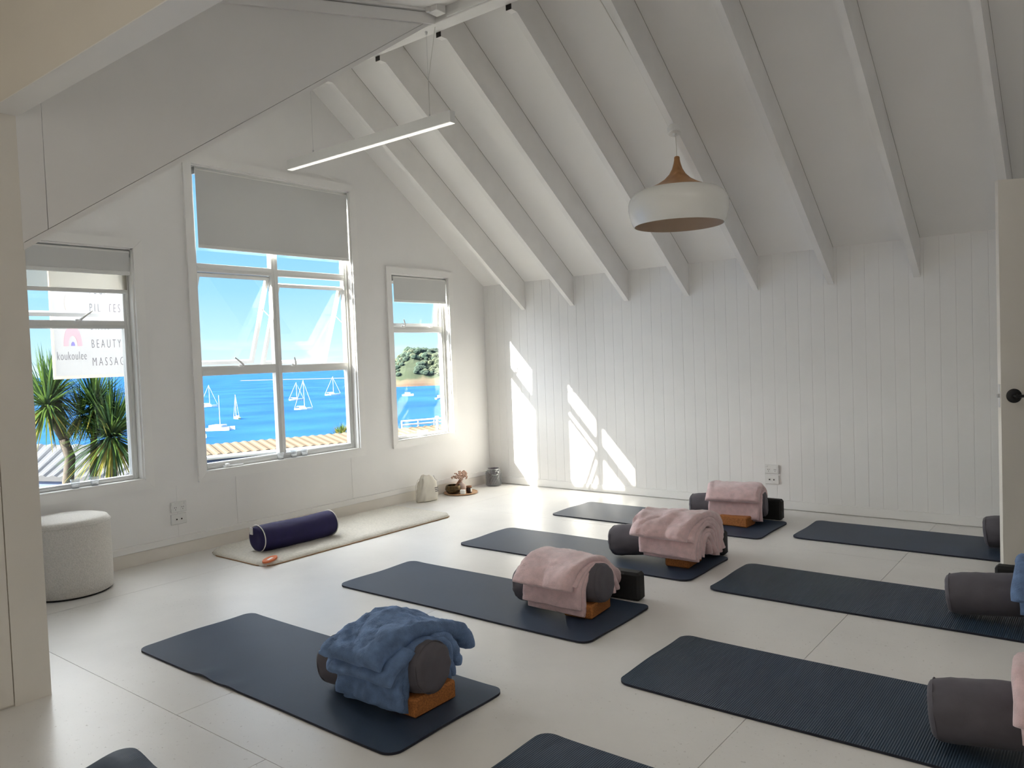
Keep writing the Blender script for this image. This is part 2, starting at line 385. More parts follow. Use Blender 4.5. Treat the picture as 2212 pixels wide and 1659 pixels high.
# ridge beam with fillet
rb = MB().box(-.02, 6.5, -2.500, -2.390, 3.505, 3.80, bev=.003).build('ridge_beam', M['rafter'], ce)
box(XP + .115, 6.5, -2.512, -2.500, 3.515, 3.535).build('fillet', M['trim'], rb)
box(XP, 6.5, -2.515, -2.500, 3.60, 3.66).build('fillet', M['rafter'], rb)
# rafters
RX = [.547, 1.139, 1.737, 2.334, 2.943, 3.537, 4.138, 4.740, 5.34, 5.94]
for k, x in enumerate(RX):
    y0 = -.001; zb0 = 1.79; yc = -2.335; zc = 1.79 + SL * 2.335 - .012
    poly = [(y0, zb0), (yc, zb0 + SL * 2.335 - .02), (-2.388, zb0 + SL * 2.335 - .02), (-2.388, zr(-2.388)), (y0, zr(0))]
    if x > 5.4: poly = [(y0 - .0, zb0)] + poly[1:]
    r_ = MB().prism(poly, 0, x - .045, x).build('rafter', M['rafter'], ce)
    box(x - .043, x - .002, -2.392, -2.3882, 3.472, 3.504).build('hanger_plate', M['dark_gap'], r_)
    MB().prism([(-.005, zr(-.005) - .003), (-2.385, zr(-2.385) - .003), (-2.385, zr(-2.385) + .001), (-.005, zr(-.005) + .001)], 0, x - .002, x + .0012).build('joint_shade_strip', M['joint'], r_)  # solid dark strip, its colour stands for the shade in the rafter joint
# dark strips standing for the shade where rafters meet the ceiling lining
# gable panel between the low and the raised roof
gp = struct('wall_gable', (0, 0, 0))
def zl(y): return 3.503 + .674 * (y + 2.518)
def zs(y): return 3.565 + .238 * (y + 2.53)
MB().prism([(-2.515, zl(-2.515) + .03), (-4.896, zl(-4.896) + .03), (-4.896, zs(-4.896) + .04), (-2.515, zs(-2.515) + .04)], 0, XP - .045, XP).build('panel', M['wall'], gp)
MB().prism([(-4.899, zl(-4.899) + .03), (-4.995, zl(-4.995) + .03), (-4.995, zs(-4.995) + .04), (-4.899, zs(-4.899) + .04)], 0, XP - .045, XP + .001).build('panel', M['wall'], gp)
MB().prism([(-2.515, zl(-2.515)), (-4.995, zl(-4.995)), (-4.995, zl(-4.995) + .028), (-2.515, zl(-2.515) + .028)], 0, XP - .050, XP + .003).build('edge_strip', M['wall'], gp)
MB().prism([(-2.515, zs(-2.515) - .075), (-4.995, zs(-4.995) - .075), (-4.995, zs(-4.995) - .008), (-2.515, zs(-2.515) - .008)], 0, XP, XP + .018).build('top_board', M['wall'], gp)
MB().prism([(-2.515, zs(-2.515)), (-4.995, zs(-4.995)), (-4.995, zs(-4.995) + .03), (-2.515, zs(-2.515) + .03)], 0, XP, XP + .035).build('top_board', M['wall'], gp)
# short post block hanging at the ridge end
pb = struct('trim_1', (0, 0, 0), MB().box(XP + .035, XP + .115, -2.60, -2.5155, 3.53, 3.80, bev=.003), M['rafter'])
box(XP + .036, XP + .060, -2.620, -2.60, 3.53, 3.80).build('cover_strip', M['wall'], pb)
# inner partition (pillar) and header over the opening
wi = struct('wall_inner', (0, 0, 0), MB().box(XP - .10, XP, -5.124, -4.99, 0, 3.0), M['hall'])
box(XP - .10, XP - .012, -8.6, -5.124, 0, 3.0).build('infill', M['hall'], wi)
d2 = struct('door_2', (0, 0, 0), box(XP - .012, XP - .002, -5.98, -5.128, .010, 2.06), M['hall'])
box(XP - .012, XP + .008, -5.70, -5.69, .9, 1.1).build('pull', M['metal'], d2)
wh = struct('wall_header', (0, 0, 0), MB().box(XP, 6.6, -5.09, -4.99, 2.375, 3.05), M['hall'])
box(XP, 6.6, -5.092, -4.988, 2.372, 2.376).build('soffit_lining', M['wall'], wh)
wf = struct('wall_front', (0, 0, 0), MB().box(-.12, XP - .1, -5.10, -4.99, -.1, 2.0), M['wall'])
wr = struct('wall_right', (0, 0, 0), MB().box(5.42, 5.54, -.62, .02, -.1, 4.0).box(5.42, 5.54, -1.70, -1.44, -.1, 4.0).box(5.42, 5.54, -1.44, -.62, 2.26, 4.0).box(5.42, 6.6, -1.70, -1.58, -.1, 4.0).box(6.5, 6.62, -8.7, -1.58, -.1, 4.0).box(5.54, 6.6, -.0, .12, -.1, 4).box(6.5, 6.62, -1.6, .1, -.1, 4), M['wall'])
wre = struct('wall_rear', (0, 0, 0), MB().box(XP - .1, 6.6, -8.72, -8.6, -.1, 3.05), M['hall'])

# ------------------------------------------------------------------ windows
def mitre_frame(root, ya, yb, za, zb, wd, x0, x1, name, m_):
    Ya, Yb, Za, Zb = ya - wd, yb + wd, za - wd, zb + wd; g = .0006
    for poly in ([(Ya, Za), (Yb, Za), (yb, za), (ya, za)], [(Ya, Zb), (Yb, Zb), (yb, zb), (ya, zb)], [(Ya, Za + g), (ya, za + g), (ya, zb - g), (Ya, Zb - g)], [(Yb, Za + g), (yb, za + g), (yb, zb - g), (Yb, Zb - g)]):
        MB().prism(poly, 0, x0, x1).build(name, m_, root)
def window(n, ya, yb, za, zb):
    root = struct('window_%d' % n, (0, (ya + yb) / 2, za))
    mitre_frame(root, ya, yb, za, zb, .062, .0005, .018, 'architrave', M['trim'])
    # timber reveal
    t = .010
    MB().box(-.118, .0, ya, ya + t, za, zb).box(-.118, 0, yb - t, yb, za, zb).box(-.118, 0, ya, yb, zb - t, zb).build('reveal', M['trim'], root)
    box(-.16, .012, ya + .001, yb - .001, za - .004, za + t).build('sill', M['trim'], root)
    return root
def bars(root, lst, xa=-.105, xb_=-.055):
    for (y0, y1, z0, z1, nm) in lst:
        b = box(xa, xb_, y0, y1, z0, z1, bev=.003).build(nm, M['alu'], root)
        # raised bead on the room side
        if (y1 - y0) > (z1 - z0): box(xb_, xb_ + .006, y0 + .002, y1 - .002, (z0 + z1) / 2 - .006, (z0 + z1) / 2 + .004).build('bead', M['alu'], b)
        else: box(xb_, xb_ + .006, (y0 + y1) / 2 - .005, (y0 + y1) / 2 + .005, z0 + .002, z1 - .002).build('bead', M['alu'], b)
def pane(root, y0, y1, z0, z1, x=-.08): box(x - .002, x + .002, y0, y1, z0, z1).build('pane', M['glass'], root)
def sash(root, y0, y1, zt, h, ang, x=-.088, wd=.028, stay=None):
    a = math.radians(ang)
    def P(u, v, n): return (x - v * math.sin(a) + n * math.cos(a) * 1 - .0, u, zt - v * math.cos(a) - n * math.sin(a))
    def slab(u0, u1, v0, v1, n0, n1):
        vs = [P(u, v, n) for u in (u0, u1) for v in (v0, v1) for n in (n0, n1)]
        return MB().add(vs, [(0, 1, 3, 2), (4, 6, 7, 5), (0, 4, 5, 1), (2, 3, 7, 6), (0, 2, 6, 4), (1, 5, 7, 3)])
    fr = MB()
    for q in ((y0, y1, 0, wd), (y0, y1, h - wd, h), (y0, y0 + wd, wd, h - wd), (y1 - wd, y1, wd, h - wd)):
        s_ = slab(*q, -.014, .014); fr.add(s_.v, s_.f)
    s = fr.build('sash', M['alu'], root)
    slab(y0 + wd, y1 - wd, wd, h - wd, -.002, .002).build('pane', M['glass'], s)
    if stay:
        p0 = Vector(P(y1 - .01, h * .36, 0)); MB().tube([p0, Vector((-.07, y1 + .006, p0.z - .10))], .004, 6).build('stay', M['metal'], s)
    return s
def lever(root, y, z, d=1, x=-.05):
    b = MB().box(x, x + .012, y - .02, y + .02, z - .012, z + .010, bev=.003)
    b.tube([(x + .008, y, z), (x + .03, y, z + .004), (x + .034, y - d * .03, z + .03), (x + .036, y - d * .075, z + .062)], [.008, .008, .007, .005], 8)
    b.build('handle', M['alu'], root)
# window 1 (far left, partly hidden by the pillar)
w1 = window(1, *WN[0]); ya, yb, za, zb = WN[0]
bars(w1, [(ya + .01, ya + .055, za + .01, zb - .01, 'frame'), (yb - .052, yb - .01, za + .01, zb - .01, 'frame'), (ya + .055, yb - .052, za + .01, .612, 'frame'), (ya + .055, yb - .052, zb - .05, zb - .01, 'frame'), (ya + .055, yb - .052, 1.615, 1.668, 'transom')])
pane(w1, ya + .055, yb - .052, .612, 1.615)
sash(w1, ya + .058, yb - .056, 2.095, .44, 30)
lever(w1, -4.03, 1.665, -1)
# window 2 (large middle window)
w2 = window(2, *WN[1]); ya, yb, za, zb = WN[1]
bars(w2, [(ya + .01, ya + .05, za + .01, zb - .01, 'frame'), (yb - .052, yb - .01, za + .01, zb - .01, 'frame'), (ya + .05, yb - .052, za + .01, .615, 'frame'), (ya + .05, yb - .052, zb - .05, zb - .01, 'frame'),
          (-2.549, -2.486, .615, zb - .05, 'mullion'),
          (ya + .05, -2.549, 1.266, 1.338, 'transom'), (-2.486, yb - .052, 1.262, 1.326, 'transom'), (ya + .05, -2.549, 2.040, 2.100, 'transom'), (-2.486, yb - .052, 2.040, 2.094, 'transom')])
pane(w2, ya + .05, -2.549, .615, 1.266); pane(w2, -2.486, yb - .052, .615, 1.262)
pane(w2, ya + .05, -2.549, 2.10, zb - .05); pane(w2, -2.486, yb - .052, 2.094, zb - .05)
sash(w2, ya + .055, -2.552, 2.034, .735, 22, stay=True)
sash(w2, -2.482, yb - .057, 1.985, .70, 22, stay=True)
lever(w2, -2.86, 1.335, 1); lever(w2, -2.38, 1.325, .2)
# loose white winder resting on the sill: part of the window gear
MB().box(-.052, -.020, -3.06, -2.90, za + .012, za + .024, bev=.004).lathe([(.018, 0), (.018, .012), (.010, .018)], (-.034, -3.03, za + .022), 16).build('winder', M['plastic'], w2)
# window 3 (near the corner)
w3 = window(3, *WN[2]); ya, yb, za, zb = WN[2]
bars(w3, [(ya + .01, ya + .055, za + .01, zb - .01, 'frame'), (yb - .056, yb - .01, za + .01, zb - .01, 'frame'), (ya + .055, yb - .056, za + .01, .612, 'frame'), (ya + .055, yb - .056, zb - .05, zb - .01, 'frame'), (ya + .055, yb - .056, 1.588, 1.650, 'transom')])
pane(w3, ya + .055, yb - .056, .612, 1.588)
sash(w3, ya + .058, yb - .060, 2.075, .425, 3)
lever(w3, -1.13, 1.648, .3); lever(w3, -.76, 1.648, -.3)

def blind(n, ya, yb, ztop_, zbot, x, fabric, label, name='roller_blind', bar=.026):
    r = thing(name, (x, (ya + yb) / 2, zbot), label, 'blind', None)
    box(x - .0008, x + .0008, ya, yb, zbot + .01, ztop_).build('fabric', fabric, r)
    box(x - .006, x + .006, ya - .001, yb + .001, zbot, zbot + bar, bev=.003).build('bottom_rail', M['alu'], r)
    MB().tube([(x - .016, ya - .003, ztop_), (x - .016, yb + .003, ztop_)], .016, 14).build('roller', M['trim'], r)
    for y_ in (ya - .006, yb + .004): box(x - .034, x + .002, y_, y_ + .003, ztop_ - .03, ztop_ + .02).build('bracket', M['metal'], r)
    return r
blind(2, -3.185, -1.782, 2.772, 2.205, -.012, M['blind'], 'grey roller blind half down over the big middle window')
blind(3, -1.268, -.567, 2.095, 1.870, -.012, M['blind'], 'short grey roller blind at the top of the narrow window nearest the corner')
blind(1, -4.428, -3.700, 2.125, 1.972, -.006, M['blind'], 'opaque grey roller blind rolled nearly up in the left window')
blind(1, -4.422, -3.706, 2.085, 1.850, -.046, M['sheer'], 'sheer cream roller blind hanging just below the opaque one in the left window')

# ------------------------------------------------------------------ open door
d1 = struct('door_1', (4.729, -1.0, 0))
A30 = math.radians(30); dx, dy = math.cos(A30), math.sin(A30); nx, ny = dy, -dx     # face normal toward the hall
def dl(u, n, z): return (4.729 + dx * u + nx * n, -1.0 + dy * u + ny * n, z)
def dbox(u0, u1, n0, n1, z0, z1): 
    return MB().add([dl(u, n, z) for u in (u0, u1) for n in (n0, n1) for z in (z0, z1)], [(0, 1, 3, 2), (4, 6, 7, 5), (0, 4, 5, 1), (2, 3, 7, 6), (0, 2, 6, 4), (1, 5, 7, 3)])
lf = dbox(0, .79, -.038, 0, .006, 2.232).build('leaf', M['hall'], d1)
dbox(-.0015, .0005, -.032, -.010, .925, 1.06).build('latch_plate', M['metal'], d1)
dbox(-.014, 0, -.026, -.012, .982, 1.004).build('latch_bolt', M['metal'], d1)
hp = Vector(dl(.068, 0, .991)); nn = Vector((nx, ny, 0))
hb = MB().lathe([(.041, 0), (.041, .006), (.036, .010), (.013, .011), (.012, .05), (0, .052)], hp, 32, axis=nn)
p1 = hp + nn * .045
hb.tube([p1, p1 + Vector((dx, dy, 0)) * .03, p1 + Vector((dx, dy, 0)) * .125], [.010, .0085, .0075], 10)
hb.build('handle', M['black_metal'], d1, smooth=True, ang=40)

# ------------------------------------------------------------------ power points
def outlet(loc_, axis, label, dataplate=False):
    # axis 'x': plate on the left wall facing +x ; 'y': plate on the back wall facing -y
    y, z = loc_
    def B(u0, u1, n0, n1, z0, z1, bev=0):
        if axis == 'x': return MB().box(n0, n1, y + u0, y + u1, z + z0, z + z1, bev=bev)
        return MB().box(y + u0, y + u1, -n1, -n0, z + z0, z + z1, bev=bev)
    base = (.0, y, z) if axis == 'x' else (y, 0, z)
    r = thing('data_plate' if dataplate else 'power_outlet', base, label, 'outlet')
    B(-.058, .058, .0005, .012, -.037, .037, .003).build('plate', M['plastic'], r)
    if dataplate:
        for u in (-.018, .018):
            j = B(u - .009, u + .009, .012, .014, -.010, .010, .001).build('socket', M['plastic'], r); B(u - .005, u + .005, .0138, .0146, -.005, .005).build('port', M['dark_gap'], j)
    else:
        for u in (-.027, .027):
            b = B(u - .016, u + .016, .012, .0135, -.028, .008, .0006).build('socket', M['plastic'], r)
            q = MB()
            for du, dz in ((-.006, -.003), (.006, -.003), (0, -.017)):
                t_ = B(u + du - .0014, u + du + .0014, .0134, .0140, dz - .004, dz + .004); q.add(t_.v, t_.f)
            q.build('slots', M['dark_gap'], b)
        for u in (-.046, .046): B(u - .010, u + .010, .012, .0165, .016, .030, .001).build('switch', M['plastic'], r)
    return r
outlet((-3.452, .349), 'x', 'double power socket on the window wall, the upper plate between stool and purple bolster')
outlet((-3.455, .262), 'x', 'data plate with two ports on the window wall, just below the double socket', True)
outlet((3.021, .324), 'y', 'double power socket on the boarded wall, above the far pink blanket')
outlet((3.019, .238), 'y', 'data plate with two ports on the boarded wall, right above the far pink blanket', True)

# ------------------------------------------------------------------ hanging linear light
ll = thing('linear_pendant_light', (.98, -2.45, 2.86), 'long white linear light hung on wires under the ridge', 'lamp')
box(.115, 1.865, -2.474, -2.426, 2.864, 2.940, bev=.002).build('housing', M['alu'], ll)
box(.117, 1.863, -2.4725, -2.4275, 2.8610, 2.8638).build('diffuser', M['lit'], ll)
for x in (.42, 1.66): 
    MB().tube([(x, -2.45, 2.955), (x, -2.45, 3.50)], .0012, 5).build('wire', M['metal'], ll)
    MB().box(x - .016, x + .004, -2.456, -2.444, 2.938, 2.944).box(x - .004, x + .004, -2.454, -2.446, 2.94, 2.962).build('clip', M['metal'], ll)
MB().lathe([(.006, 0), (.009, .012), (.009, .02)], (1.66, -2.45, 3.484), 10).build('ceiling_grip', M['metal'], ll)
MB().tube([(1.66, -2.448, 2.95), (1.662, -2.449, 3.19), (1.75, -2.46, 3.50), (1.77, -2.47, 3.545)], .0022, 6).build('power_cord', M['cord'], ll)

# ------------------------------------------------------------------ bell pendant lamp
px, py = 2.945, -1.425
pl = thing('bell_pendant_lamp', (px, py, 2.17), 'large cream enamel pendant lamp with a turned timber neck', 'lamp')
prof = [(.298, 2.165), (.312, 2.19), (.326, 2.235), (.333, 2.28), (.332, 2.315), (.322, 2.345), (.300, 2.372), (.262, 2.396)]
inn = [(.258, 2.393), (.296, 2.368), (.317, 2.342), (.327, 2.315), (.328, 2.28), (.321, 2.236), (.307, 2.19), (.293, 2.165)]
MB().lathe([(r, z) for r, z in prof], (px, py, 0), 64).build('shade', M['lampw'], pl, smooth=True) if False else None
mb_ = MB(); n_ = 64
pr = prof + inn
vs = [(px + r * math.cos(2 * PI * j / n_), py + r * math.sin(2 * PI * j / n_), z) for r, z in pr for j in range(n_)]
k_ = len(pr); fs = [(i * n_ + j, i * n_ + (j + 1) % n_, ((i + 1) % k_) * n_ + (j + 1) % n_, ((i + 1) % k_) * n_ + j) for i in range(k_) for j in range(n_)]
mb_.add(vs, fs); mb_.m = [0 if (i < len(prof) - 1 or i == k_ - 1) else 1 for i in range(k_) for j in range(n_)]
mb_.build('shade', [M['lampw'], M['lampin']], pl, smooth=True, ang=50)
neck = [(.262, 2.3955), (.20, 2.414), (.14, 2.440), (.09, 2.470), (.055, 2.505), (.035, 2.540), (.024, 2.575), (.019, 2.600), (.018, 2.618), (.012, 2.624), (0, 2.625)]
MB().lathe(neck, (px, py, 0), 48).build('timber_neck', M['wood'], pl, smooth=True, ang=60)
MB().lathe([(.004, 2.30), (.02, 2.31), (.03, 2.34), (.02, 2.385), (.0, 2.39)], (px, py, 0), 16).build('bulb', M['plastic'], pl, smooth=True)
rz = lambda y: 1.79 - SL * y
MB().tube([(px, py, 2.62), (px - .002, py, 2.70), (px - .004, py - .004, rz(py) - .06)], .003, 8).build('cord', M['cord'], pl)
ax = Vector((.25, -.25, -1)).normalized(); rc_ = Vector((px - .018, py, rz(py) - .006))
MB().lathe([(.040, 0), (.043, .004), (.043, .046), (.038, .052), (.012, .054), (.008, .070), (0, .071)], rc_ - ax * .002, 32, axis=ax).build('ceiling_rose', M['plastic'], pl, smooth=True, ang=35)
MB().tube([(px - .048, py, rz(py) - .005), (px - .050, -1.9, rz(-1.9) - .004), (px - .050, -2.38, rz(-2.30) - .004)], .0035, 6).build('supply_cord', M['cord'], pl)

# ------------------------------------------------------------------ floor things
def yoga_mat(x0, x1, y0, y1, m_, label, seed=0, yaw=0, th=.009, lift=()):
    r = .055; nx_, ny_ = 150, 50
    rnd = random.Random(seed); cx, cy = (x0 + x1) / 2, (y0 + y1) / 2; L, W = x1 - x0, y1 - y0
    out = []
    for (qx, qy, a0) in ((L / 2 - r, W / 2 - r, 0), (-L / 2 + r, W / 2 - r, 90), (-L / 2 + r, -W / 2 + r, 180), (L / 2 - r, -W / 2 + r, 270)):
        for k in range(9):
            a = math.radians(a0 + k * 90 / 8); out.append((qx + r * math.cos(a), qy + r * math.sin(a)))
    # grid mapped into the rounded rectangle
    vs = []; fs = []; c, s_ = math.cos(yaw), math.sin(yaw)
    def hw(u):     # half width at distance along length
        d = L / 2 - abs(u)
        return W / 2 if d >= r else W / 2 - r + math.sqrt(max(0, r * r - (r - d) ** 2))
    us = [-L / 2 + r * (1 - math.cos(PI / 2 * k / 8)) for k in range(9)]; us += list(np.linspace(-L / 2 + r, L / 2 - r, 60))[1:-1]; us += [-u for u in us[:9]][::-1]
    vv = list(np.linspace(-1, 1, 25)); nv = len(vv)
    def height(u, v):
        h = 0
        for (lu, lv, rad, amp) in lift:
            d = math.hypot(u - lu, v - lv)
            if d < rad: h += amp * (math.cos(PI * d / rad) * .5 + .5)
        e = max(0, 1 - (L / 2 - abs(u)) / .10) * .0022 * (1 + math.sin(v * 14 + seed * 2.1))
        return h + e
    for top in (1, 0):
        for u in us:
            h_ = hw(u)
            for t in vv:
                v = h_ * t
                wob = .0025 * math.sin(u * 5.1 + seed) * (abs(t) > .99)
                xx = cx + u * c - (v + wob) * s_; yy = cy + u * s_ + (v + wob) * c
                z = height(u, v)
                vs.append((xx, yy, .0008 + z + (th if top else 0)))
    n = len(us)
    for i in range(n - 1):
        for j in range(nv - 1):
            a = i * nv + j; fs.append((a, a + nv, a + nv + 1, a + 1)); b = n * nv + a; fs.append((b, b + 1, b + nv + 1, b + nv))
    k0 = len(fs)
    per = [i * nv for i in range(n)] + [(n - 1) * nv + j for j in range(1, nv)] + [i * nv + nv - 1 for i in range(n - 2, -1, -1)] + [j for j in range(nv - 2, 0, -1)]
    for a, b in zip(per, per[1:] + per[:1]): fs.append((a, b, b + n * nv, a + n * nv))
    mb = MB(); mb.add(vs, fs); mb.m = [0] * k0 + [1] * (len(fs) - k0)
    o = mb.build('yoga_mat', [m_, M['mat_edge']], origin=(cx, cy, 0), smooth=True, ang=40)
    return tag(o, label, 'mat', 'slate yoga mats laid out on the floor')
yoga_mat(1.60, 3.355, -4.545, -3.93, M['mat'], 'slate yoga mat under the blue blanket, foreground left', 1, lift=((-.30, -.29, .10, .010), (-.1, -.29, .08, .005)))
yoga_mat(1.605, 3.36, -3.345, -2.725, M['mat'], 'slate yoga mat under the nearest pink blanket, second from the stool side', 2)
yoga_mat(1.56, 3.33, -2.235, -1.63, M['mat'], 'slate yoga mat under the middle of the three pink blankets', 3)
yoga_mat(1.55, 3.31, -1.088, -.485, M['mat'], 'slate yoga mat by the boarded wall under the farthest pink blanket', 4)
yoga_mat(3.475, 5.23, -.93, -.33, M['mat'], 'far right slate yoga mat running behind the open door', 5)
yoga_mat(3.475, 5.23, -2.31, -1.70, M['mat_rib'], 'ribbed slate yoga mat on the right below the door with a blue blanket', 6)
yoga_mat(3.675, 5.42, -3.625, -3.01, M['mat_rib'], 'large ribbed slate yoga mat in the right foreground', 7)
yoga_mat(3.68, 5.43, -4.74, -4.12, M['mat_rib'], 'ribbed yoga mat cut off at the bottom centre of the photo', 8)
yoga_mat(2.57, 4.32, -5.66, -5.04, M['mat'], 'yoga mat of which one corner shows at the bottom left edge', 9, lift=((-.82, .27, .16, .03),))

def block(x0, x1, y0, y1, z1, m_, label, yaw=0, name='yoga_block', group=None, bev=.008, z0=.0104):
    o = MB().box(x0, x1, y0, y1, z0, z1, yaw=yaw, bev=bev).build(name, m_, origin=((x0 + x1) / 2, (y0 + y1) / 2, z0))
    return tag(o, label, 'block', group)
block(3.078, 3.238, -4.316, -4.092, .082, M['cork'], 'orange cork yoga block under the bolster with the blue blanket in the foreground', group='cork blocks')
block(3.042, 3.205, -3.082, -2.865, .080, M['cork'], 'orange cork yoga block under the nearest pink blanket', yaw=.10, group='cork blocks')
block(3.066, 3.222, -2.012, -1.800, .080, M['cork'], 'orange cork yoga block under the middle pink blanket', yaw=.06, group='cork blocks')
block(2.905, 3.125, -.818, -.665, .085, M['cork'], 'orange cork yoga block under the farthest pink blanket, long side forward', yaw=-.04, group='cork blocks')
def bblock(x0, x1, y0, y1, z1, label, yaw=0, z0=.001):
    return block(x0, x1, y0, y1, z1, M['black_foam'], label, yaw, 'foam_block', 'black foam blocks standing on edge', .014, z0)
bblock(3.02, 3.262, -2.690, -2.612, .152, 'black foam block standing on edge right of the nearest pink blanket', .05)
bblock(3.04, 3.275, -1.600, -1.524, .155, 'black foam block mostly hidden behind the middle pink blanket')
bblock(3.00, 3.237, -.432, -.358, .158, 'black foam block standing on edge behind the farthest pink blanket')
bblock(4.742, 4.98, -1.51, -1.43, .122, 'black foam block lying below the open door on the right')

def bolster(p0, p1, R, m_, label, seed=0, piping=None, cat='bolster', gather=True, group=None, sag=.0):
    p0, p1 = Vector(p0), Vector(p1); ax_ = (p1 - p0); L = ax_.length; ax_.normalize()
    side = Vector((0, 0, 1)).cross(ax_).normalized(); up = ax_.cross(side)
    root = thing('bolster', (p0.x, p0.y, .0), label, cat, group)
    prof_ = [(0, .012), (.03, .008), (.06, .004), (.080, .004), (.092, .010), (.0995, .024), (.103, .05)]
    f = R / .105; st = [(a * f, b) for a, b in prof_]
    for k in range(1, 22): st.append((R, .05 + (L - .1) * k / 22))
    st += [(a, L - b) for a, b in st[:7][::-1]]
    n = 48; vs = []; fs = []
    for (r, h) in st:
        for j in range(n):
            th = 2 * PI * j / n; d = Vector((math.cos(th) * 1.05, math.sin(th) * .95, h * 6))
            rr = r * (1 + .030 * noise.noise(Vector((d.x * 1.3, d.y * 1.3, h * 9 + seed * 7))) + .020 * noise.noise(Vector((d.x * 3 + seed, d.y * 3, h * 50))))
            e = min(h, L - h)
            if gather and e < .13 and r > .04: rr += R * .030 * math.sin(th * 9 + seed * 2 + e * 26 + 1.5 * math.sin(th * 3 + seed)) * (1 - e / .13) ** 1.5
            v = p0 + ax_ * h + side * (math.cos(th) * rr * 1.06) + up * (math.sin(th) * rr * .96 - sag * math.sin(PI * h / L))
            vs.append(v)
    for i in range(len(st) - 1):
        for j in range(n): fs.append((i * n + j, i * n + (j + 1) % n, (i + 1) * n + (j + 1) % n, (i + 1) * n + j))
    MB().add(vs, fs).build('cover', m_, root, smooth=True)
    for e, hh in (('a', .022), ('b', L - .022)):
        pts = [p0 + ax_ * hh + side * math.cos(2 * PI * j / 40) * R * (1.045 if piping else 1.0) + up * math.sin(2 * PI * j / 40) * R * (.95 if piping else .90) for j in range(41)]
        MB().tube(pts, .0035 if piping else .0025, 6, caps=False).build('piping', piping or m_, root, smooth=True)
    return root
G_ = 'grey bolsters propped on the mats'
bolster((2.700, -4.262, .108), (3.245, -4.200, .168), .104, M['bolster'], 'charcoal grey bolster beneath the blue blanket in the foreground', 1, group=G_)
bolster((2.715, -3.000, .108), (3.235, -2.950, .170), .103, M['bolster'], 'charcoal grey bolster beneath the nearest pink blanket', 2, group=G_)
bolster((2.665, -1.950, .108), (3.20, -1.880, .168), .102, M['bolster'], 'charcoal grey bolster beneath the middle pink blanket', 3, group=G_)
bolster((2.625, -.700, .108), (3.18, -.560, .150), .102, M['bolster'], 'charcoal grey bolster beneath the farthest pink blanket', 4, group=G_)
bolster((4.605, -2.070, .106), (5.16, -2.030, .165), .101, M['bolster'], 'grey bolster on the right with a blue blanket over its end', 5, group=G_)
bolster((4.772, -3.440, .110), (5.33, -3.380, .170), .105, M['bolster'], 'large grey bolster in the right foreground', 6, group=G_)
bolster((4.585, -.625, .108), (5.13, -.600, .165), .102, M['bolster'], 'grey bolster end showing left of the open door', 7, group=G_)
pb_ = bolster((.525, -3.190, .122), (.555, -2.540, .122), .098, M['navy'], 'purple navy bolster with cream piping on the fleece rug', 8, piping=M['piping'], gather=False, sag=.010)
MB().box(.480, .512, -3.199, -3.1935, .152, .200).build('cloth_label', M['white_wax'], pb_)

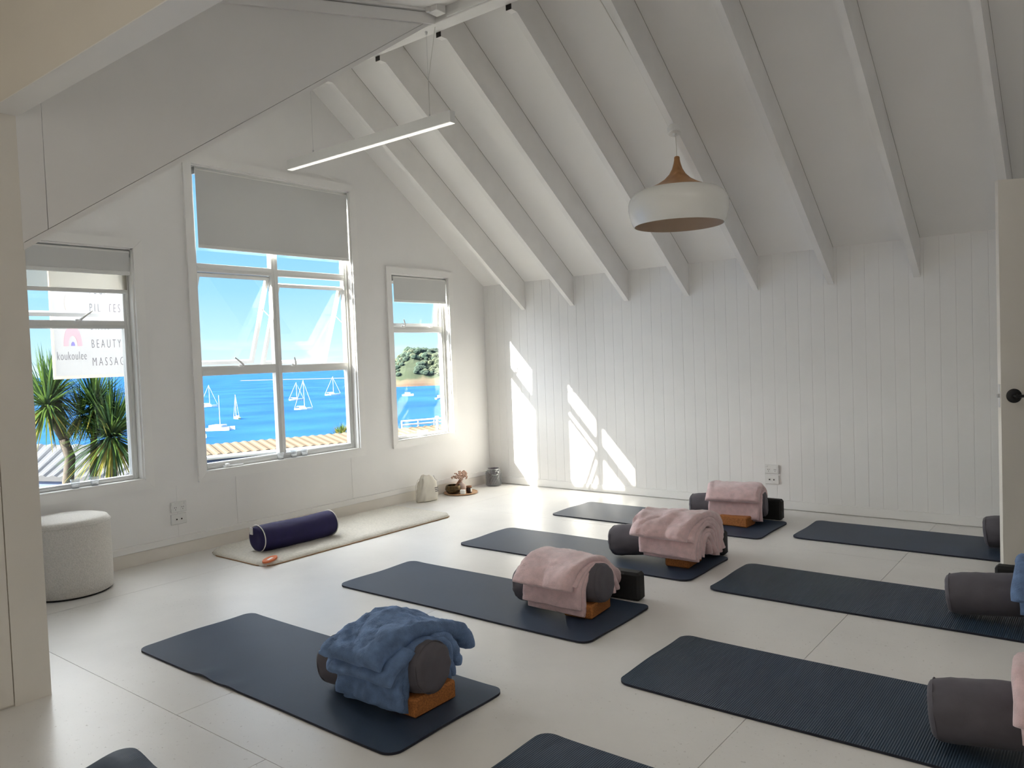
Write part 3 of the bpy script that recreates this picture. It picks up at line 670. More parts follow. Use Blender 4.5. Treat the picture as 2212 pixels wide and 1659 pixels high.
def blanket(xc, yc, zc, R, layers, m_, label, yaw=0, seed=0, group='folded throws draped over bolsters'):
    """folded throw hung over a lying bolster: every folded layer is a thick soft slab bent over it"""
    mb = MB(); cyw, syw = math.cos(yaw), math.sin(yaw)
    for li, L in enumerate(layers):
        r0, t, sn, sp, x0, x1 = L['r'], L['t'], L['sn'], L['sp'], L['x0'], L['x1']
        an, ap = math.radians(L.get('an', 80)), math.radians(L.get('ap', 80)); amp = L.get('amp', .007); drop = L.get('drop', 0)
        skew = L.get('skew', 0); thick_side = L.get('side', 1.25); tw = L.get('tw', 0)
        dz = L.get('dz', 0)
        def path(s):
            r = r0 + t / 2
            lim = ap if s > 0 else an; sg = 1 if s > 0 else -1; a = abs(s) / r
            if a <= lim: return (sg * r * math.sin(a), r * math.cos(a), sg * a)
            e = abs(s) - lim * r
            flare = L.get('flare', .0)
            aa = lim + min(flare, e * 2.0)
            return (sg * (r * math.sin(lim) + e * math.cos(lim)), r * math.cos(lim) - e * math.sin(lim), sg * lim)
        ns = 46; K = 5; stn = []
        for k in range(ns + 1):
            s = -sn + (sn + sp) * k / ns; stn.append((s, 1))
        ht = t / 2
        pre = [(-sn - ht * math.sin(PI / 2 * k / K) * .9, math.cos(PI / 2 * k / K)) for k in range(K, 0, -1)]
        post = [(sp + ht * math.sin(PI / 2 * k / K) * .9, math.cos(PI / 2 * k / K)) for k in range(1, K + 1)]
        stn = pre + stn + post; nX = 22; vs = []; n2 = None
        for (s, sc) in stn:
            yy, zz, a = path(s); tt = ht * (1 + (thick_side - 1) * min(1, abs(math.sin(a)) * 1.15) ** 1.5) * max(sc, .02)
            loop = []
            xa, xb2 = x0 + skew * s, x1 + skew * s + tw * abs(s)
            hw_ = (xb2 - xa) / 2; xm = (xa + xb2) / 2
            for k in range(nX): loop.append((-hw_ + tt + 2 * (hw_ - tt) * k / (nX - 1), tt))
            for k in range(1, 6):
                q = PI / 2 - PI * k / 6; loop.append((hw_ - tt + tt * math.cos(q), tt * math.sin(q)))
            for k in range(nX): loop.append((hw_ - tt - 2 * (hw_ - tt) * k / (nX - 1), -tt))
            for k in range(1, 6):
                q = -PI / 2 - PI * k / 6; loop.append((-hw_ + tt + tt * math.cos(q), tt * math.sin(q)))
            n2 = len(loop)
            for (u, v) in loop:
                X = xm + u; Nn = v
                p3 = Vector((X * 7 + seed * 3.1, s * 6 + li * 1.7, 0))
                w_ = amp * noise.noise(p3) * 1.6 + amp * .5 * noise.noise(Vector((X * 19 + seed, s * 15, li * 5.))) + amp * .22 * noise.noise(Vector((X * 55 + seed, s * 45, li * 5. + 9)))
                w_ -= amp * .55 * max(0, .10 - abs(noise.noise(Vector((X * 8 + seed, s * 11 + X * 5, li * 2.)))))/ .10
                ex = amp * 1.3 * noise.noise(Vector((s * 9 + seed * 5, li * 3.3, 4.2)))
                Nn += w_; X += ex * (1 if u > 0 else -1) * min(1, abs(u) / hw_)
                Y = (yy + math.sin(a) * Nn) * L.get('wide', 1.0) + L.get('dy', 0); Z = zc + dz + zz + math.cos(a) * Nn + L.get('tilt', 0) * X
                x_ = xc + X * cyw - Y * syw; y_ = yc + X * syw + Y * cyw
                Z -= drop * max(0, abs(X) / .2) ** 2 * .0
                vs.append((x_, y_, max(.016, Z)))
        fs = []; q = len(stn)
        for i in range(q - 1):
            for j in range(n2): fs.append((i * n2 + j, i * n2 + (j + 1) % n2, (i + 1) * n2 + (j + 1) % n2, (i + 1) * n2 + j))
        fs.append(tuple(range(n2))); fs.append(tuple(range((q - 1) * n2, q * n2))[::-1])
        mb.add(vs, fs)
    o = mb.build('folded_blanket', m_, origin=(xc, yc, zc), smooth=True)
    return tag(o, label, 'blanket', group)
# nearest pink throw: four folds fanning toward the free side
blanket(3.00, -2.965, .130, .103, [
    dict(r=.100, t=.018, sn=.27, sp=.23, x0=-.17, x1=.185, an=88, ap=80, amp=.005, wide=1.10, side=1.7),
    dict(r=.112, t=.018, sn=.25, sp=.25, x0=-.18, x1=.180, an=86, ap=74, amp=.005, wide=1.22, side=1.8),
    dict(r=.122, t=.018, sn=.15, sp=.27, x0=-.19, x1=.172, an=84, ap=66, amp=.006, wide=1.35, side=1.8),
    dict(r=.130, t=.030, sn=.18, sp=.30, x0=-.20, x1=.160, an=78, ap=52, amp=.009, wide=1.45, side=1.9)], M['pink'],
    'pale pink plush throw folded over the bolster nearest the camera', seed=1)
blanket(3.13, -1.885, .140, .102, [
    dict(r=.004, t=.036, sn=.09, sp=.10, x0=.02, x1=.165, an=75, ap=60, amp=.008, wide=1.1, side=1.1),
    dict(r=.040, t=.032, sn=.13, sp=.15, x0=.04, x1=.180, an=78, ap=62, amp=.009, wide=1.15, side=1.2),
    dict(r=.072, t=.030, sn=.19, sp=.21, x0=.03, x1=.170, an=82, ap=66, amp=.009, wide=1.15, side=1.3),
    dict(r=.104, t=.026, sn=.25, sp=.27, x0=-.20, x1=.17, an=88, ap=82, amp=.007, wide=1.12, side=1.8),
    dict(r=.120, t=.026, sn=.25, sp=.29, x0=-.21, x1=.17, an=86, ap=76, amp=.009, wide=1.25, side=1.8),
    dict(r=.134, t=.026, sn=.17, sp=.31, x0=-.23, x1=.165, an=84, ap=64, amp=.010, wide=1.35, side=1.8),
    dict(r=.150, t=.044, sn=.19, sp=.31, x0=-.25, x1=.15, an=78, ap=56, amp=.016, wide=1.45, side=1.9)], M['pink'],
    'rumpled pale pink throw over the second pink bolster, middle of the three', seed=5)
blanket(2.965, -.600, .122, .102, [
    dict(r=.100, t=.022, sn=.25, sp=.22, x0=-.18, x1=.20, an=88, ap=84, amp=.006, wide=1.12, side=1.6),
    dict(r=.116, t=.022, sn=.26, sp=.24, x0=-.19, x1=.18, an=86, ap=78, amp=.007, wide=1.22, side=1.6),
    dict(r=.134, t=.044, sn=.16, sp=.30, x0=-.21, x1=.19, an=84, ap=66, amp=.010, wide=1.32, side=1.6)], M['pink'],
    'pale pink throw with a banded hem over the farthest bolster by the boarded wall', yaw=.22, seed=9)
blanket(3.03, -4.205, .122, .104, [
    dict(r=.101, t=.022, sn=.265, sp=.26, x0=-.16, x1=.165, an=88, ap=84, amp=.010, wide=1.10, side=1.6),
    dict(r=.114, t=.022, sn=.26, sp=.24, x0=-.17, x1=.165, an=86, ap=80, amp=.011, wide=1.22, side=1.7),
    dict(r=.126, t=.026, sn=.19, sp=.23, x0=-.19, x1=.16, an=82, ap=74, amp=.014, wide=1.3, side=1.7),
    dict(r=.325, t=.046, sn=.225, sp=-.10, x0=-.15, x1=.175, amp=.010, dz=-.222, side=1.0),
    dict(r=.375, t=.068, sn=.215, sp=.35, x0=-.18, x1=.135, an=80, ap=80, amp=.017, dz=-.245, side=1.05)], M['blue'],
    'blue plush throw rolled over the bolster in the left foreground', yaw=.06, seed=12)
blanket(5.06, -2.04, .15, .101, [
    dict(r=.100, t=.026, sn=.23, sp=.23, x0=-.15, x1=.16, an=88, ap=84, amp=.008, wide=1.15),
    dict(r=.122, t=.040, sn=.20, sp=.25, x0=-.175, x1=.16, an=86, ap=70, amp=.012, wide=1.3, side=1.6)], M['blue'],
    'blue throw cut off by the right edge of the photo', yaw=.05, seed=15)
blanket(5.19, -3.40, .155, .105, [
    dict(r=.104, t=.026, sn=.22, sp=.23, x0=-.16, x1=.16, an=88, ap=84, amp=.008, wide=1.15),
    dict(r=.126, t=.044, sn=.19, sp=.25, x0=-.185, x1=.15, an=84, ap=70, amp=.012, wide=1.3, side=1.6)], M['pink'],
    'pale pink throw cut off by the right edge in the foreground', yaw=.05, seed=17)

# fleece rug
def rug():
    root = thing('fleece_rug', (.45, -2.4, 0), 'long cream fleece rug with a tan edge along the window wall', 'rug')
    x0, x1, y0, y1 = .075, .850, -3.335, -1.50; r = .20; vs = []; fs = []
    nu, nv = 150, 60
    for top in (1, 0):
        for i in range(nu + 1):
            y = y0 + (y1 - y0) * i / nu; d0, d1 = y - y0, y1 - y; cut = 0
            if d0 < r: cut = r - math.sqrt(max(0, r * r - (r - d0) ** 2))
            cutr = .09 - math.sqrt(max(0, .09 ** 2 - (.09 - d0) ** 2)) if d0 < .09 else 0
            if d1 < r * .5: cut = cutr = r * .5 - math.sqrt(max(0, (r * .5) ** 2 - (r * .5 - d1) ** 2))
            for j in range(nv + 1):
                t = j / nv; fr = noise.noise(Vector((y * 26, t * 3, 3))) * .008
                x = (x0 + cut) + (x1 - x0 - cut - cutr) * t + (fr if j in (0, nv) else 0)
                e = min(1, min(t, 1 - t) * 18, min(d0, d1) / .03 + .1)
                z = .004 + (.026 * e ** .5 + .004 * noise.noise(Vector((x * 60, y * 60, 0))) + .005 * noise.noise(Vector((x * 9, y * 9, 1)))) * top * 1
                vs.append((x, y, max(.003, z) if top else .002))
    W_ = nv + 1; n = (nu + 1) * W_
    for i in range(nu):
        for j in range(nv):
            a = i * W_ + j; fs.append((a, a + 1, a + W_ + 1, a + W_)); fs.append((n + a, n + a + W_, n + a + W_ + 1, n + a + 1))
    per = [i * W_ for i in range(nu + 1)] + [nu * W_ + j for j in range(1, W_)] + [i * W_ + nv for i in range(nu - 1, -1, -1)] + [j for j in range(nv - 1, 0, -1)]
    for a, b in zip(per, per[1:] + per[:1]): fs.append((a, b, b + n, a + n))
    MB().add(vs, fs).build('pile', M['fleece'], root, smooth=True)
    pts = []
    for i in per[::3]: pts.append((vs[i][0] * 1.0, vs[i][1], .0045))
    pts.append(pts[0]); MB().tube(pts, .004, 6, caps=False).build('binding', M['tan'], root, smooth=True)
    m2 = MB(); k = 18; vs2 = []
    c0 = (.800, -3.262)
    for i in range(k + 1):
        a = 2 * PI * i / (k + 1); q1, q2 = .036 * math.cos(a), .085 * math.sin(a); vs2.append((c0[0] + q1 * .86 - q2 * .5, c0[1] + q1 * .5 + q2 * .86, .040))
    vs2b = [(x, y, .028) for x, y, z in vs2]
    m2.add(vs2 + vs2b, [tuple(range(k + 1)), tuple(range(2 * k + 1, k, -1))] + [(i, i + k + 1, (i + 1) % (k + 1) + k + 1, (i + 1) % (k + 1)) for i in range(k + 1)])
    m2.build('leather_label', M['orange'], root)
    box(.800, .818, -3.30, -3.235, .0401, .0410, yaw=.5).build('label_print', M['white_wax'], root)
rug()

# stool
st_ = thing('round_stool', (.246, -4.288, 0), 'round cream boucle stool by the left window, partly behind the pillar', 'stool')
prf = [(.222, .010), (.234, .016), (.236, .10), (.237, .25), (.236, .40), (.232, .432), (.221, .449), (.19, .458), (.10, .463), (0, .464)]
MB().lathe(prf, (.246, -4.288, 0), 72).build('cover', M['boucle'], st_, smooth=True)
MB().lathe([(.218, .0005), (.222, .010), (.0, .010)], (.246, -4.288, 0), 48).build('base', M['dark_gap'], st_)
MB().tube([(.246 + .2355 * math.cos(2 * PI * k / 64), -4.288 + .2355 * math.sin(2 * PI * k / 64), .425) for k in range(65)], .003, 6, caps=False).build('seam', M['boucle'], st_, smooth=True)

# canvas bag
def bag():
    root = thing('drawstring_bag', (.15, -1.10, 0), 'cream canvas drawstring bag slumped against the window wall', 'bag')
    cx, cy = .150, -1.105; vs = []; fs = []; n = 40
    lv = [(.002, .98, .9), (.012, 1.04, 1.05), (.05, 1.03, 1.05), (.10, .98, .95), (.15, .94, .85), (.185, .86, .66), (.205, .80, .45), (.222, .74, .28), (.232, .66, .14), (.236, .4, .06)]
    for (z, sy, sx_) in lv:
        for j in range(n):
            th = 2 * PI * j / n; c, s_ = math.cos(th), math.sin(th)
            sc = lambda q: math.copysign(abs(q) ** .7, q)
            nn_ = 1 + .30 * noise.noise(Vector((c * 1.6, s_ * 1.6 + 3, z * 11))) + .14 * noise.noise(Vector((c * 5, s_ * 5, z * 30)))
            u, v = sc(s_) * .100 * sy * nn_, sc(c) * .050 * sx_ * nn_
            a = .35
            zz = z + (.034 * noise.noise(Vector((c * 2, s_ * 2, 7))) * max(0, (z - .10) / .13) - .03 * max(0, s_ - .3) * (z > .19))
            vs.append((cx + v * math.cos(a) - u * math.sin(a) * -1 * .5 + z * .04, cy + u * .96, max(.002, zz)))
    for i in range(len(lv) - 1):
        for j in range(n): fs.append((i * n + j, i * n + (j + 1) % n, (i + 1) * n + (j + 1) % n, (i + 1) * n + j))
    fs.append(tuple(range(n))[::-1]); fs.append(tuple(range((len(lv) - 1) * n, len(lv) * n)))
    b = MB().add(vs, fs).build('sack', M['canvas'], root, smooth=True)
    MB().tube([(.165, -1.16, .225), (.14, -1.205, .215), (.13, -1.228, .16), (.13, -1.232, .08), (.14, -1.235, .004)], .0025, 6).build('drawstring', M['cord'], root, smooth=True)
    MB().tube([(.17, -1.03, .232), (.165, -1.01, .20), (.185, -1.0, .185), (.18, -1.02, .16)], .0025, 6).build('drawstring', M['cord'], root, smooth=True)
    pr_ = MB()
    for i in range(3): pr_.box(.2125 - i * .0, .2135 + .002, -1.065 + .004 * i, -1.020, .118 - .017 * i, .126 - .017 * i)
    pr_.build('print', M['ink'], root)
bag()

# tray and the small things on it
tx, ty = .160, -.648
tr_ = MB().lathe([(.150, .004), (.165, .006), (.166, .014), (.158, .016), (.155, .012), (0, .012)], (tx, ty, 0), 48).build('round_tray', M['wood_tray'], origin=(tx, ty, 0), smooth=True, ang=40)
tag(tr_, 'round pale timber tray on the floor in the far corner', 'tray')
bw = thing('singing_bowl', (.155, -.750, .0125), 'dark bronze singing bowl at the left of the round tray', 'bowl')
bp_ = [(.030, 0), (.050, .004), (.070, .022), (.078, .045), (.077, .062), (.070, .080), (.066, .084), (.062, .080), (.069, .062), (.070, .045), (.062, .024), (.045, .010), (0, .008)]
MB().lathe([(r, z + .0125) for r, z in bp_], (.155, -.750, 0), 48).build('vessel', M['bronze'], bw, smooth=True)
MB().lathe([(.0785, .040), (.0800, .046), (.0785, .052)], (.155, -.750, .0125), 48).build('rim_band', M['bronze'], bw, smooth=True)
tag(MB().tube([(.150, -.764, .032), (.165, -.662, .125)], [.010, .013], 12).build('bowl_striker', M['stick']), 'brown wooden striker leaning in the singing bowl', 'striker')
vz = thing('bud_vase', (.110, -.585, .0125), 'small blush round vase at the back of the tray', 'vase')
MB().lathe([(.020, .0125), (.040, .020), (.050, .045), (.044, .072), (.022, .088), (.017, .098), (.020, .104), (.014, .104), (.013, .096)], (.110, -.585, 0), 32).build('body', M['ceramic'], vz, smooth=True)
df = thing('dried_flowers', (.110, -.585, .10), 'dried brown pink flower sprigs standing in the blush vase', 'flowers')
rnd = random.Random(4)
for k in range(34):
    a = rnd.uniform(-1.4, 1.9); e = rnd.uniform(.35, 1.2); Lf = rnd.uniform(.06, .11)
    d = Vector((rnd.uniform(-.3, .6) * math.cos(e), math.sin(a) * math.cos(e), math.sin(e))).normalized()
    b0 = Vector((.110, -.585, .100)); t_ = b0 + d * Lf; mid = b0 + d * Lf * .5 + Vector((0, 0, .01))
    stx = MB().tube([b0, mid, t_], [.0012, .001, .0008], 5).build('stem', M['flower'], df)
    fm = MB()
    for q in range(6):
        c_ = t_ + Vector((rnd.uniform(-1, 1), rnd.uniform(-1, 1), rnd.uniform(-1, 1))) * .010
        fm.lathe([(.0, -.006), (.0075, -.001), (.0065, .004), (0, .007)], c_, 7)
    fm.build('blossom', M['flower'], df)
aj = thing('amber_jar', (.262, -.640, .0125), 'small dark amber jar with a white label on the tray', 'jar')
MB().lathe([(.026, .0125), (.029, .018), (.029, .060), (.024, .066)], (.262, -.640, 0), 28).build('body', M['amber'], aj, smooth=True, ang=40)
MB().lathe([(.026, .064), (.027, .066), (.027, .080), (.0, .081)], (.262, -.640, 0), 28).build('lid', M['stick'], aj, smooth=True, ang=40)
lbl = MB(); vs_ = []
for k in range(9):
    a = math.radians(-78 + 75 * k / 8 + 60); 
    for z in (.022, .058): vs_.append((.262 + .0296 * math.cos(a), -.640 + .0296 * math.sin(a), z))
lbl.add(vs_, [(2 * k, 2 * k + 2, 2 * k + 3, 2 * k + 1) for k in range(8)]).build('label', M['white_wax'], aj)
cw = thing('white_candle_pot', (.262, -.730, .0125), 'stubby white candle pot beside the bronze bowl on the tray', 'candle')
MB().lathe([(.022, .0125), (.027, .016), (.028, .050), (.026, .054), (.020, .052), (0, .050)], (.262, -.730, 0), 24).build('pot', M['white_wax'], cw, smooth=True, ang=50)
MB().tube([(.262, -.73, .050), (.263, -.73, .058)], .001, 5).build('wick', M['black_metal'], cw)
# smoky lantern
lnx, lny = .170, -.150
ln = thing('glass_lantern', (lnx, lny, 0), 'smoky purple ribbed glass lantern with wire handle in the corner', 'lantern')
vs_ = []; fs_ = []; n = 120; lv = [(.070, .002), (.078, .008)] + [(.079, .016 + .008 * q) for q in range(16)] + [(.077, .145), (.068, .157), (.058, .163), (.058, .176), (.062, .180)]
for i, (r, z) in enumerate(lv):
    for j in range(n):
        th = 2 * PI * j / n; rr = r + (.0045 * abs(math.sin(th * 10 + z * 75)) * abs(math.sin(th * 10 - z * 75)) if .005 < z < .15 else 0); vs_.append((lnx + rr * math.cos(th), lny + rr * math.sin(th), z))
for i in range(len(lv) - 1):
    for j in range(n): fs_.append((i * n + j, i * n + (j + 1) % n, (i + 1) * n + (j + 1) % n, (i + 1) * n + j))
fs_.append(tuple(range(n))[::-1]); MB().add(vs_, fs_).build('glass_body', M['lantern_glass'], ln, smooth=True)
MB().tube([(lnx + .061 * math.cos(2 * PI * k / 32), lny + .061 * math.sin(2 * PI * k / 32), .172) for k in range(33)], .003, 6, caps=False).build('collar_wire', M['metal'], ln, smooth=True)
hh = [(lnx + .045, lny - .062 + 0, .17)]
hpts = []
for k in range(21):
    a = PI * k / 20; t1 = Vector((.7, .72, 0)); off = Vector((.78, -.63, 0)) * (.052 + .032 * math.sin(a))
    p = Vector((lnx, lny, .172)) + Vector((.63, .78, 0)) * math.cos(a) * .066 + off * math.sin(a) - Vector((0, 0, .055)) * math.sin(a); hpts.append(p)
MB().tube(hpts, .0028, 6).build('handle', M['metal'], ln, smooth=True)

# tealight glasses on the sills
def tealight(y, z, label, x=-.030):
    r = thing('tealight_glass', (x, y, z), label, 'tealight', 'clear tealight glasses on the window sills')
    MB().lathe([(.020, z), (.023, z + .004), (.029, z + .055), (.027, z + .055), (.021, z + .008), (0, z + .007)], (x, y, 0), 24).build('cup', M['cup_glass'], r, smooth=True, ang=50)
    MB().lathe([(.017, z + .0085), (.018, z + .010), (.018, z + .022), (0, z + .022)], (x, y, 0), 18).build('candle', M['white_wax'], r, smooth=True, ang=50)
z1_, z2_, z3_ = .5835, .5715, .5885
tealight(-4.115, z1_, 'left of the two tealight glasses on the left window sill')
tealight(-3.995, z1_, 'right of the two tealight glasses on the left window sill')
tealight(-2.560, z2_, 'tealight glass just left of the middle window mullion')
tealight(-2.435, z2_, 'tealight glass just right of the middle window mullion')
tealight(-2.330, z2_, 'third tealight glass from the left on the middle window sill')
tealight(-.985, z3_, 'left of the two tealight glasses on the corner window sill', -.032)
tealight(-.915, z3_, 'right of the two tealight glasses on the corner window sill', -.032)

# ------------------------------------------------------------------ outside
sea = struct('sea', (-1500, 1500, -26), MB().add([(-5000, -3500, -26), (-45, -3500, -26), (-45, 4800, -26), (-5000, 4800, -26)], [(0, 1, 2, 3)]), M['sea'])
gr = struct('ground', (0, 0, -3), MB().add([(-50, -60, -26.5), (-14, -60, -6), (-.2, -60, -3), (60, -60, -3), (-50, 90, -26.5), (-14, 90, -6), (-.2, 90, -3), (60, 90, -3)], [(0, 1, 5, 4), (1, 2, 6, 5), (2, 3, 7, 6)]), M['ground'])
# unseen block added left of the windows to keep sun off the lower glass
sw = struct('sun_blocker', (0, 0, 0), MB().box(-1.80, -.13, -9.0, -4.40, -3, 2.86), M['blocker_wall'])
MB().box(-1.9, -.13, -9.1, -4.36, 2.86, 2.875).build('blocker_top', M['vent'], sw)

def ribroof(name, P, m_, ribs, parent, h=.03, th=.05):
    # P: near-left, near-right, far-right, far-left corners; ribs run from the near to the far edge
    a, b, c, d = [Vector(p) for p in P]; vs = []; fs = []; k = ribs * 4
    for i in range(k + 1):
        t = i / k; hh_ = h if i % 4 in (1, 2) else 0
        p, q = a.lerp(b, t), d.lerp(c, t); vs += [p + Vector((0, 0, hh_)), q + Vector((0, 0, hh_)), p - Vector((0, 0, th)), q - Vector((0, 0, th))]
    for i in range(k):
        o = 4 * i; fs += [(o, o + 4, o + 5, o + 1), (o + 2, o + 3, o + 7, o + 6), (o, o + 2, o + 6, o + 4), (o + 1, o + 5, o + 7, o + 3)]
    return MB().add(vs, fs).build(name, m_, parent)
# beige roofed house
hA = thing('beige_roof_house', (-10.6, 5, -3), 'neighbouring house with a low beige ribbed roof and dark blue wall below the middle window', 'building')
e0, e1 = Vector((-10.45, 2.80, -.60)), Vector((-9.26, 5.82, -.60)); ed = (e1 - e0).normalized()
nl, nr = e0 - ed * .0, e0 + ed * 12.5
bk = Vector((-ed.y, ed.x, 0))
depth = 1.55
ribroof('roof', (nl, nr, nr + bk * depth + Vector((0, 0, .09)), nl + bk * depth + Vector((0, 0, .09))), M['beige_roof'], 60, hA, .02)
m = MB()
q0, q1, q2, q3 = nl + bk * .12, nr + bk * .12, nr + bk * (depth - .1), nl + bk * (depth - .1)
m.add([(*q.xy, z) for q in (q0, q1, q2, q3) for z in (-6.5, -.66)], [(0, 1, 3, 2), (2, 3, 5, 4), (4, 5, 7, 6), (6, 7, 1, 0), (1, 7, 5, 3), (0, 2, 4, 6)]).build('wall', M['blue_wall'], hA)
MB().tube([nl + Vector((0, 0, -.05)), nr + Vector((0, 0, -.05))], .05, 8).build('gutter', M['vent'], hA)
vp = nl + ed * 5.9 + bk * .75
MB().lathe([(.035, -.62), (.035, -.27)], (vp.x, vp.y, 0), 14).lathe([(.03, -.28), (.06, -.25), (.062, -.215), (.04, -.19), (0, -.185)], (vp.x, vp.y, 0), 16).build('vent_pipe', M['vent'], hA, smooth=True, ang=40)
rl = MB()
r0_, r1_ = nl + ed * 5.2 + bk * 1.5 + Vector((0, 0, .12)), nl + ed * 9 + bk * 1.5 + Vector((0, 0, .12))
for dz in (.06, .16): rl.tube([r0_ + Vector((0, 0, dz)), r1_ + Vector((0, 0, dz))], .022, 6)
for k in range(9):
    p = r0_.lerp(r1_, k / 8); rl.tube([p - Vector((0, 0, .1)), p + Vector((0, 0, .18))], .02, 6)
rl.build('roof_railing', M['vent'], hA)
# white roofed house behind and to the left
hB = thing('white_roof_house', (-16, 2, -3), 'house with a pale grey ribbed metal roof beyond the cabbage trees', 'building')
Q = [(-15.5, .19, -1.0), (-11.3, 1.76, -1.0), (-15.0, 5.1, -.82), (-21.5, 2.8, -.82)]
ribroof('roof', Q, M['white_roof'], 14, hB, .03, .10)
m = MB(); cc = Vector((-15.8, 2.5, 0)); pts = [Vector(q).lerp(Vector((cc.x, cc.y, q[2])), .04) for q in Q]
m.add([(*q.xy, z) for q in pts for z in (-8, -1.09)], [(0, 1, 3, 2), (2, 3, 5, 4), (4, 5, 7, 6), (6, 7, 1, 0), (1, 7, 5, 3), (0, 2, 4, 6)]).build('wall', M['blue_wall'], hB)

# shop sign
sg = thing('shop_sign', (-2.2, -3.0, 1.0), 'white hanging board outside the left window with logo and thin lettering', 'sign')
SX = -2.2
import bmesh
def sp(u, v):  # u: 0..1 along +y, v: 0..1 upwards on the visible part of the board
    return (-3.412 + u * .64, 1.237 + v * .855)
ys0, zs0 = -3.345, 1.300
ys1 = -2.62; zs1 = 2.30
box(SX - .016, SX - .002, ys0, ys1, zs0, zs1).build('panel', M['sign_panel'], sg)
for (a, b, c, d) in ((ys0 - .014, ys1 + .014, zs0 - .028, zs0), (ys0 - .014, ys1 + .014, zs1, zs1 + .028), (ys0 - .014, ys0, zs0, zs1), (ys1, ys1 + .014, zs0, zs1)):
    box(SX - .022, SX + .004, a, b, c, d).build('frame', M['sign_frame'], sg)
MB().tube([(SX - .01, -3.0, zs1 + .02), (SX - .01, -3.0, 2.9), (-.14, -3.0, 2.9)], .015, 8).build('bracket', M['metal'], sg)
def lettering(txt, y, z, width, cap, spacing=1.0, m_=None, nm='lettering'):
    cu = bpy.data.curves.new('t', 'FONT'); cu.body = txt; cu.size = .1; cu.extrude = .0008; cu.space_character = spacing; cu.offset = -.0018; cu.resolution_u = 3
    to = bpy.data.objects.new('t', cu); C.objects.link(to); bpy.context.view_layer.update()
    me = bpy.data.meshes.new_from_object(to.evaluated_get(bpy.context.evaluated_depsgraph_get())); bpy.data.objects.remove(to)
    xs_ = [v.co.x for v in me.vertices]; zs_ = [v.co.y for v in me.vertices]
    sx2 = width / (max(xs_) - min(xs_)); sz2 = cap / max(zs_)
    # text x -> +y , text y -> +z, front faces +x
    Rm = Matrix(((0, 0, 1, SX - .0005), (sx2, 0, 0, y), (0, sz2, 0, z), (0, 0, 0, 1)))
    me.transform(Matrix.Translation(-ORG[sg]) @ Rm); me.materials.clear(); me.materials.append(m_ or M['sink']); me.name = nm
    o = bpy.data.objects.new(nm, me); C.objects.link(o); o.parent = sg; ORG[o] = ORG[sg]; return o
def disc(y, z, ry, rz_, m_, a0=0, a1=360, rin=0, nm='emblem'):
    n = 40; vs = []; fs = []
    for k in range(n + 1):
        a = math.radians(a0 + (a1 - a0) * k / n)
        for f in (rin, 1):
            for xo in (-.0015, .0006): vs.append((SX + xo, y + ry * f * math.cos(a), z + rz_ * f * math.sin(a)))
    for k in range(n):
        o = 4 * k; fs += [(o + 1, o + 5, o + 7, o + 3), (o, o + 2, o + 6, o + 4), (o + 2, o + 3, o + 7, o + 6), (o, o + 4, o + 5, o + 1)]
    MB().add(vs, fs).build(nm, m_, sg)
disc(-3.199, 1.956, .042, .090, M['s_sand'])
disc(-3.185, 1.568, .079, .190, M['s_pink'], 0, 180, .50)
disc(-3.185, 1.570, .016, .037, M['s_violet'], 0, 180)
lettering('koukoulee', -3.328, 1.443, .250, .075, 1.15)
for txt, z, wd in (('YOGA', 2.045, .165), ('PILATES', 1.882, .275), ('SKIN', 1.716, .16), ('BEAUTY', 1.549, .265), ('MASSAGE', 1.383, .330)):
    lettering(txt, -3.027, z, wd, .076, 1.6)

# cabbage trees outside the left window
def crown(cx, cy, cz, n, L, seed, droop=.5, parent=None, mats=('leaf_a', 'leaf_b')):
    rnd_ = random.Random(seed); mb = MB()
    for k in range(n):
        az = rnd_.uniform(0, 2 * PI); el = math.radians(rnd_.choice([rnd_.uniform(10, 88), rnd_.uniform(-60, 40)])); ln_ = L * rnd_.uniform(.75, 1.1)
        d = Vector((math.cos(az) * math.cos(el), math.sin(az) * math.cos(el), math.sin(el))); side = d.cross(Vector((0, 0, 1))); side = side.normalized() if side.length > .01 else Vector((1, 0, 0))
        w_ = rnd_.uniform(.014, .024); vs = []; fs = []; p = Vector((cx, cy, cz)) + d * .03; dd = d.copy(); K = 6
        for i in range(K + 1):
            t = i / K; ww = w_ * (1 - t) ** .7 * (1 if i else .6); vs += [p - side * ww, p + side * ww]
            dd = (dd + Vector((0, 0, -droop * .16 * (1 - abs(d.z) * .5)))).normalized(); p = p + dd * ln_ / K
        for i in range(K): fs.append((2 * i, 2 * i + 1, 2 * i + 3, 2 * i + 2))
        mb.cur = 0 if rnd_.random() < .55 else 1
        if el < math.radians(-15) and rnd_.random() < .4: mb.cur = 2
        mb.add(vs, fs)
    o = mb.build('leaf_crown', [M['leaf_a'], M['leaf_b'], M['leaf_c']], parent); o['kind'] = 'stuff'; return o
G_t = 'cabbage trees outside the left window'
def T(o, d=0): return o
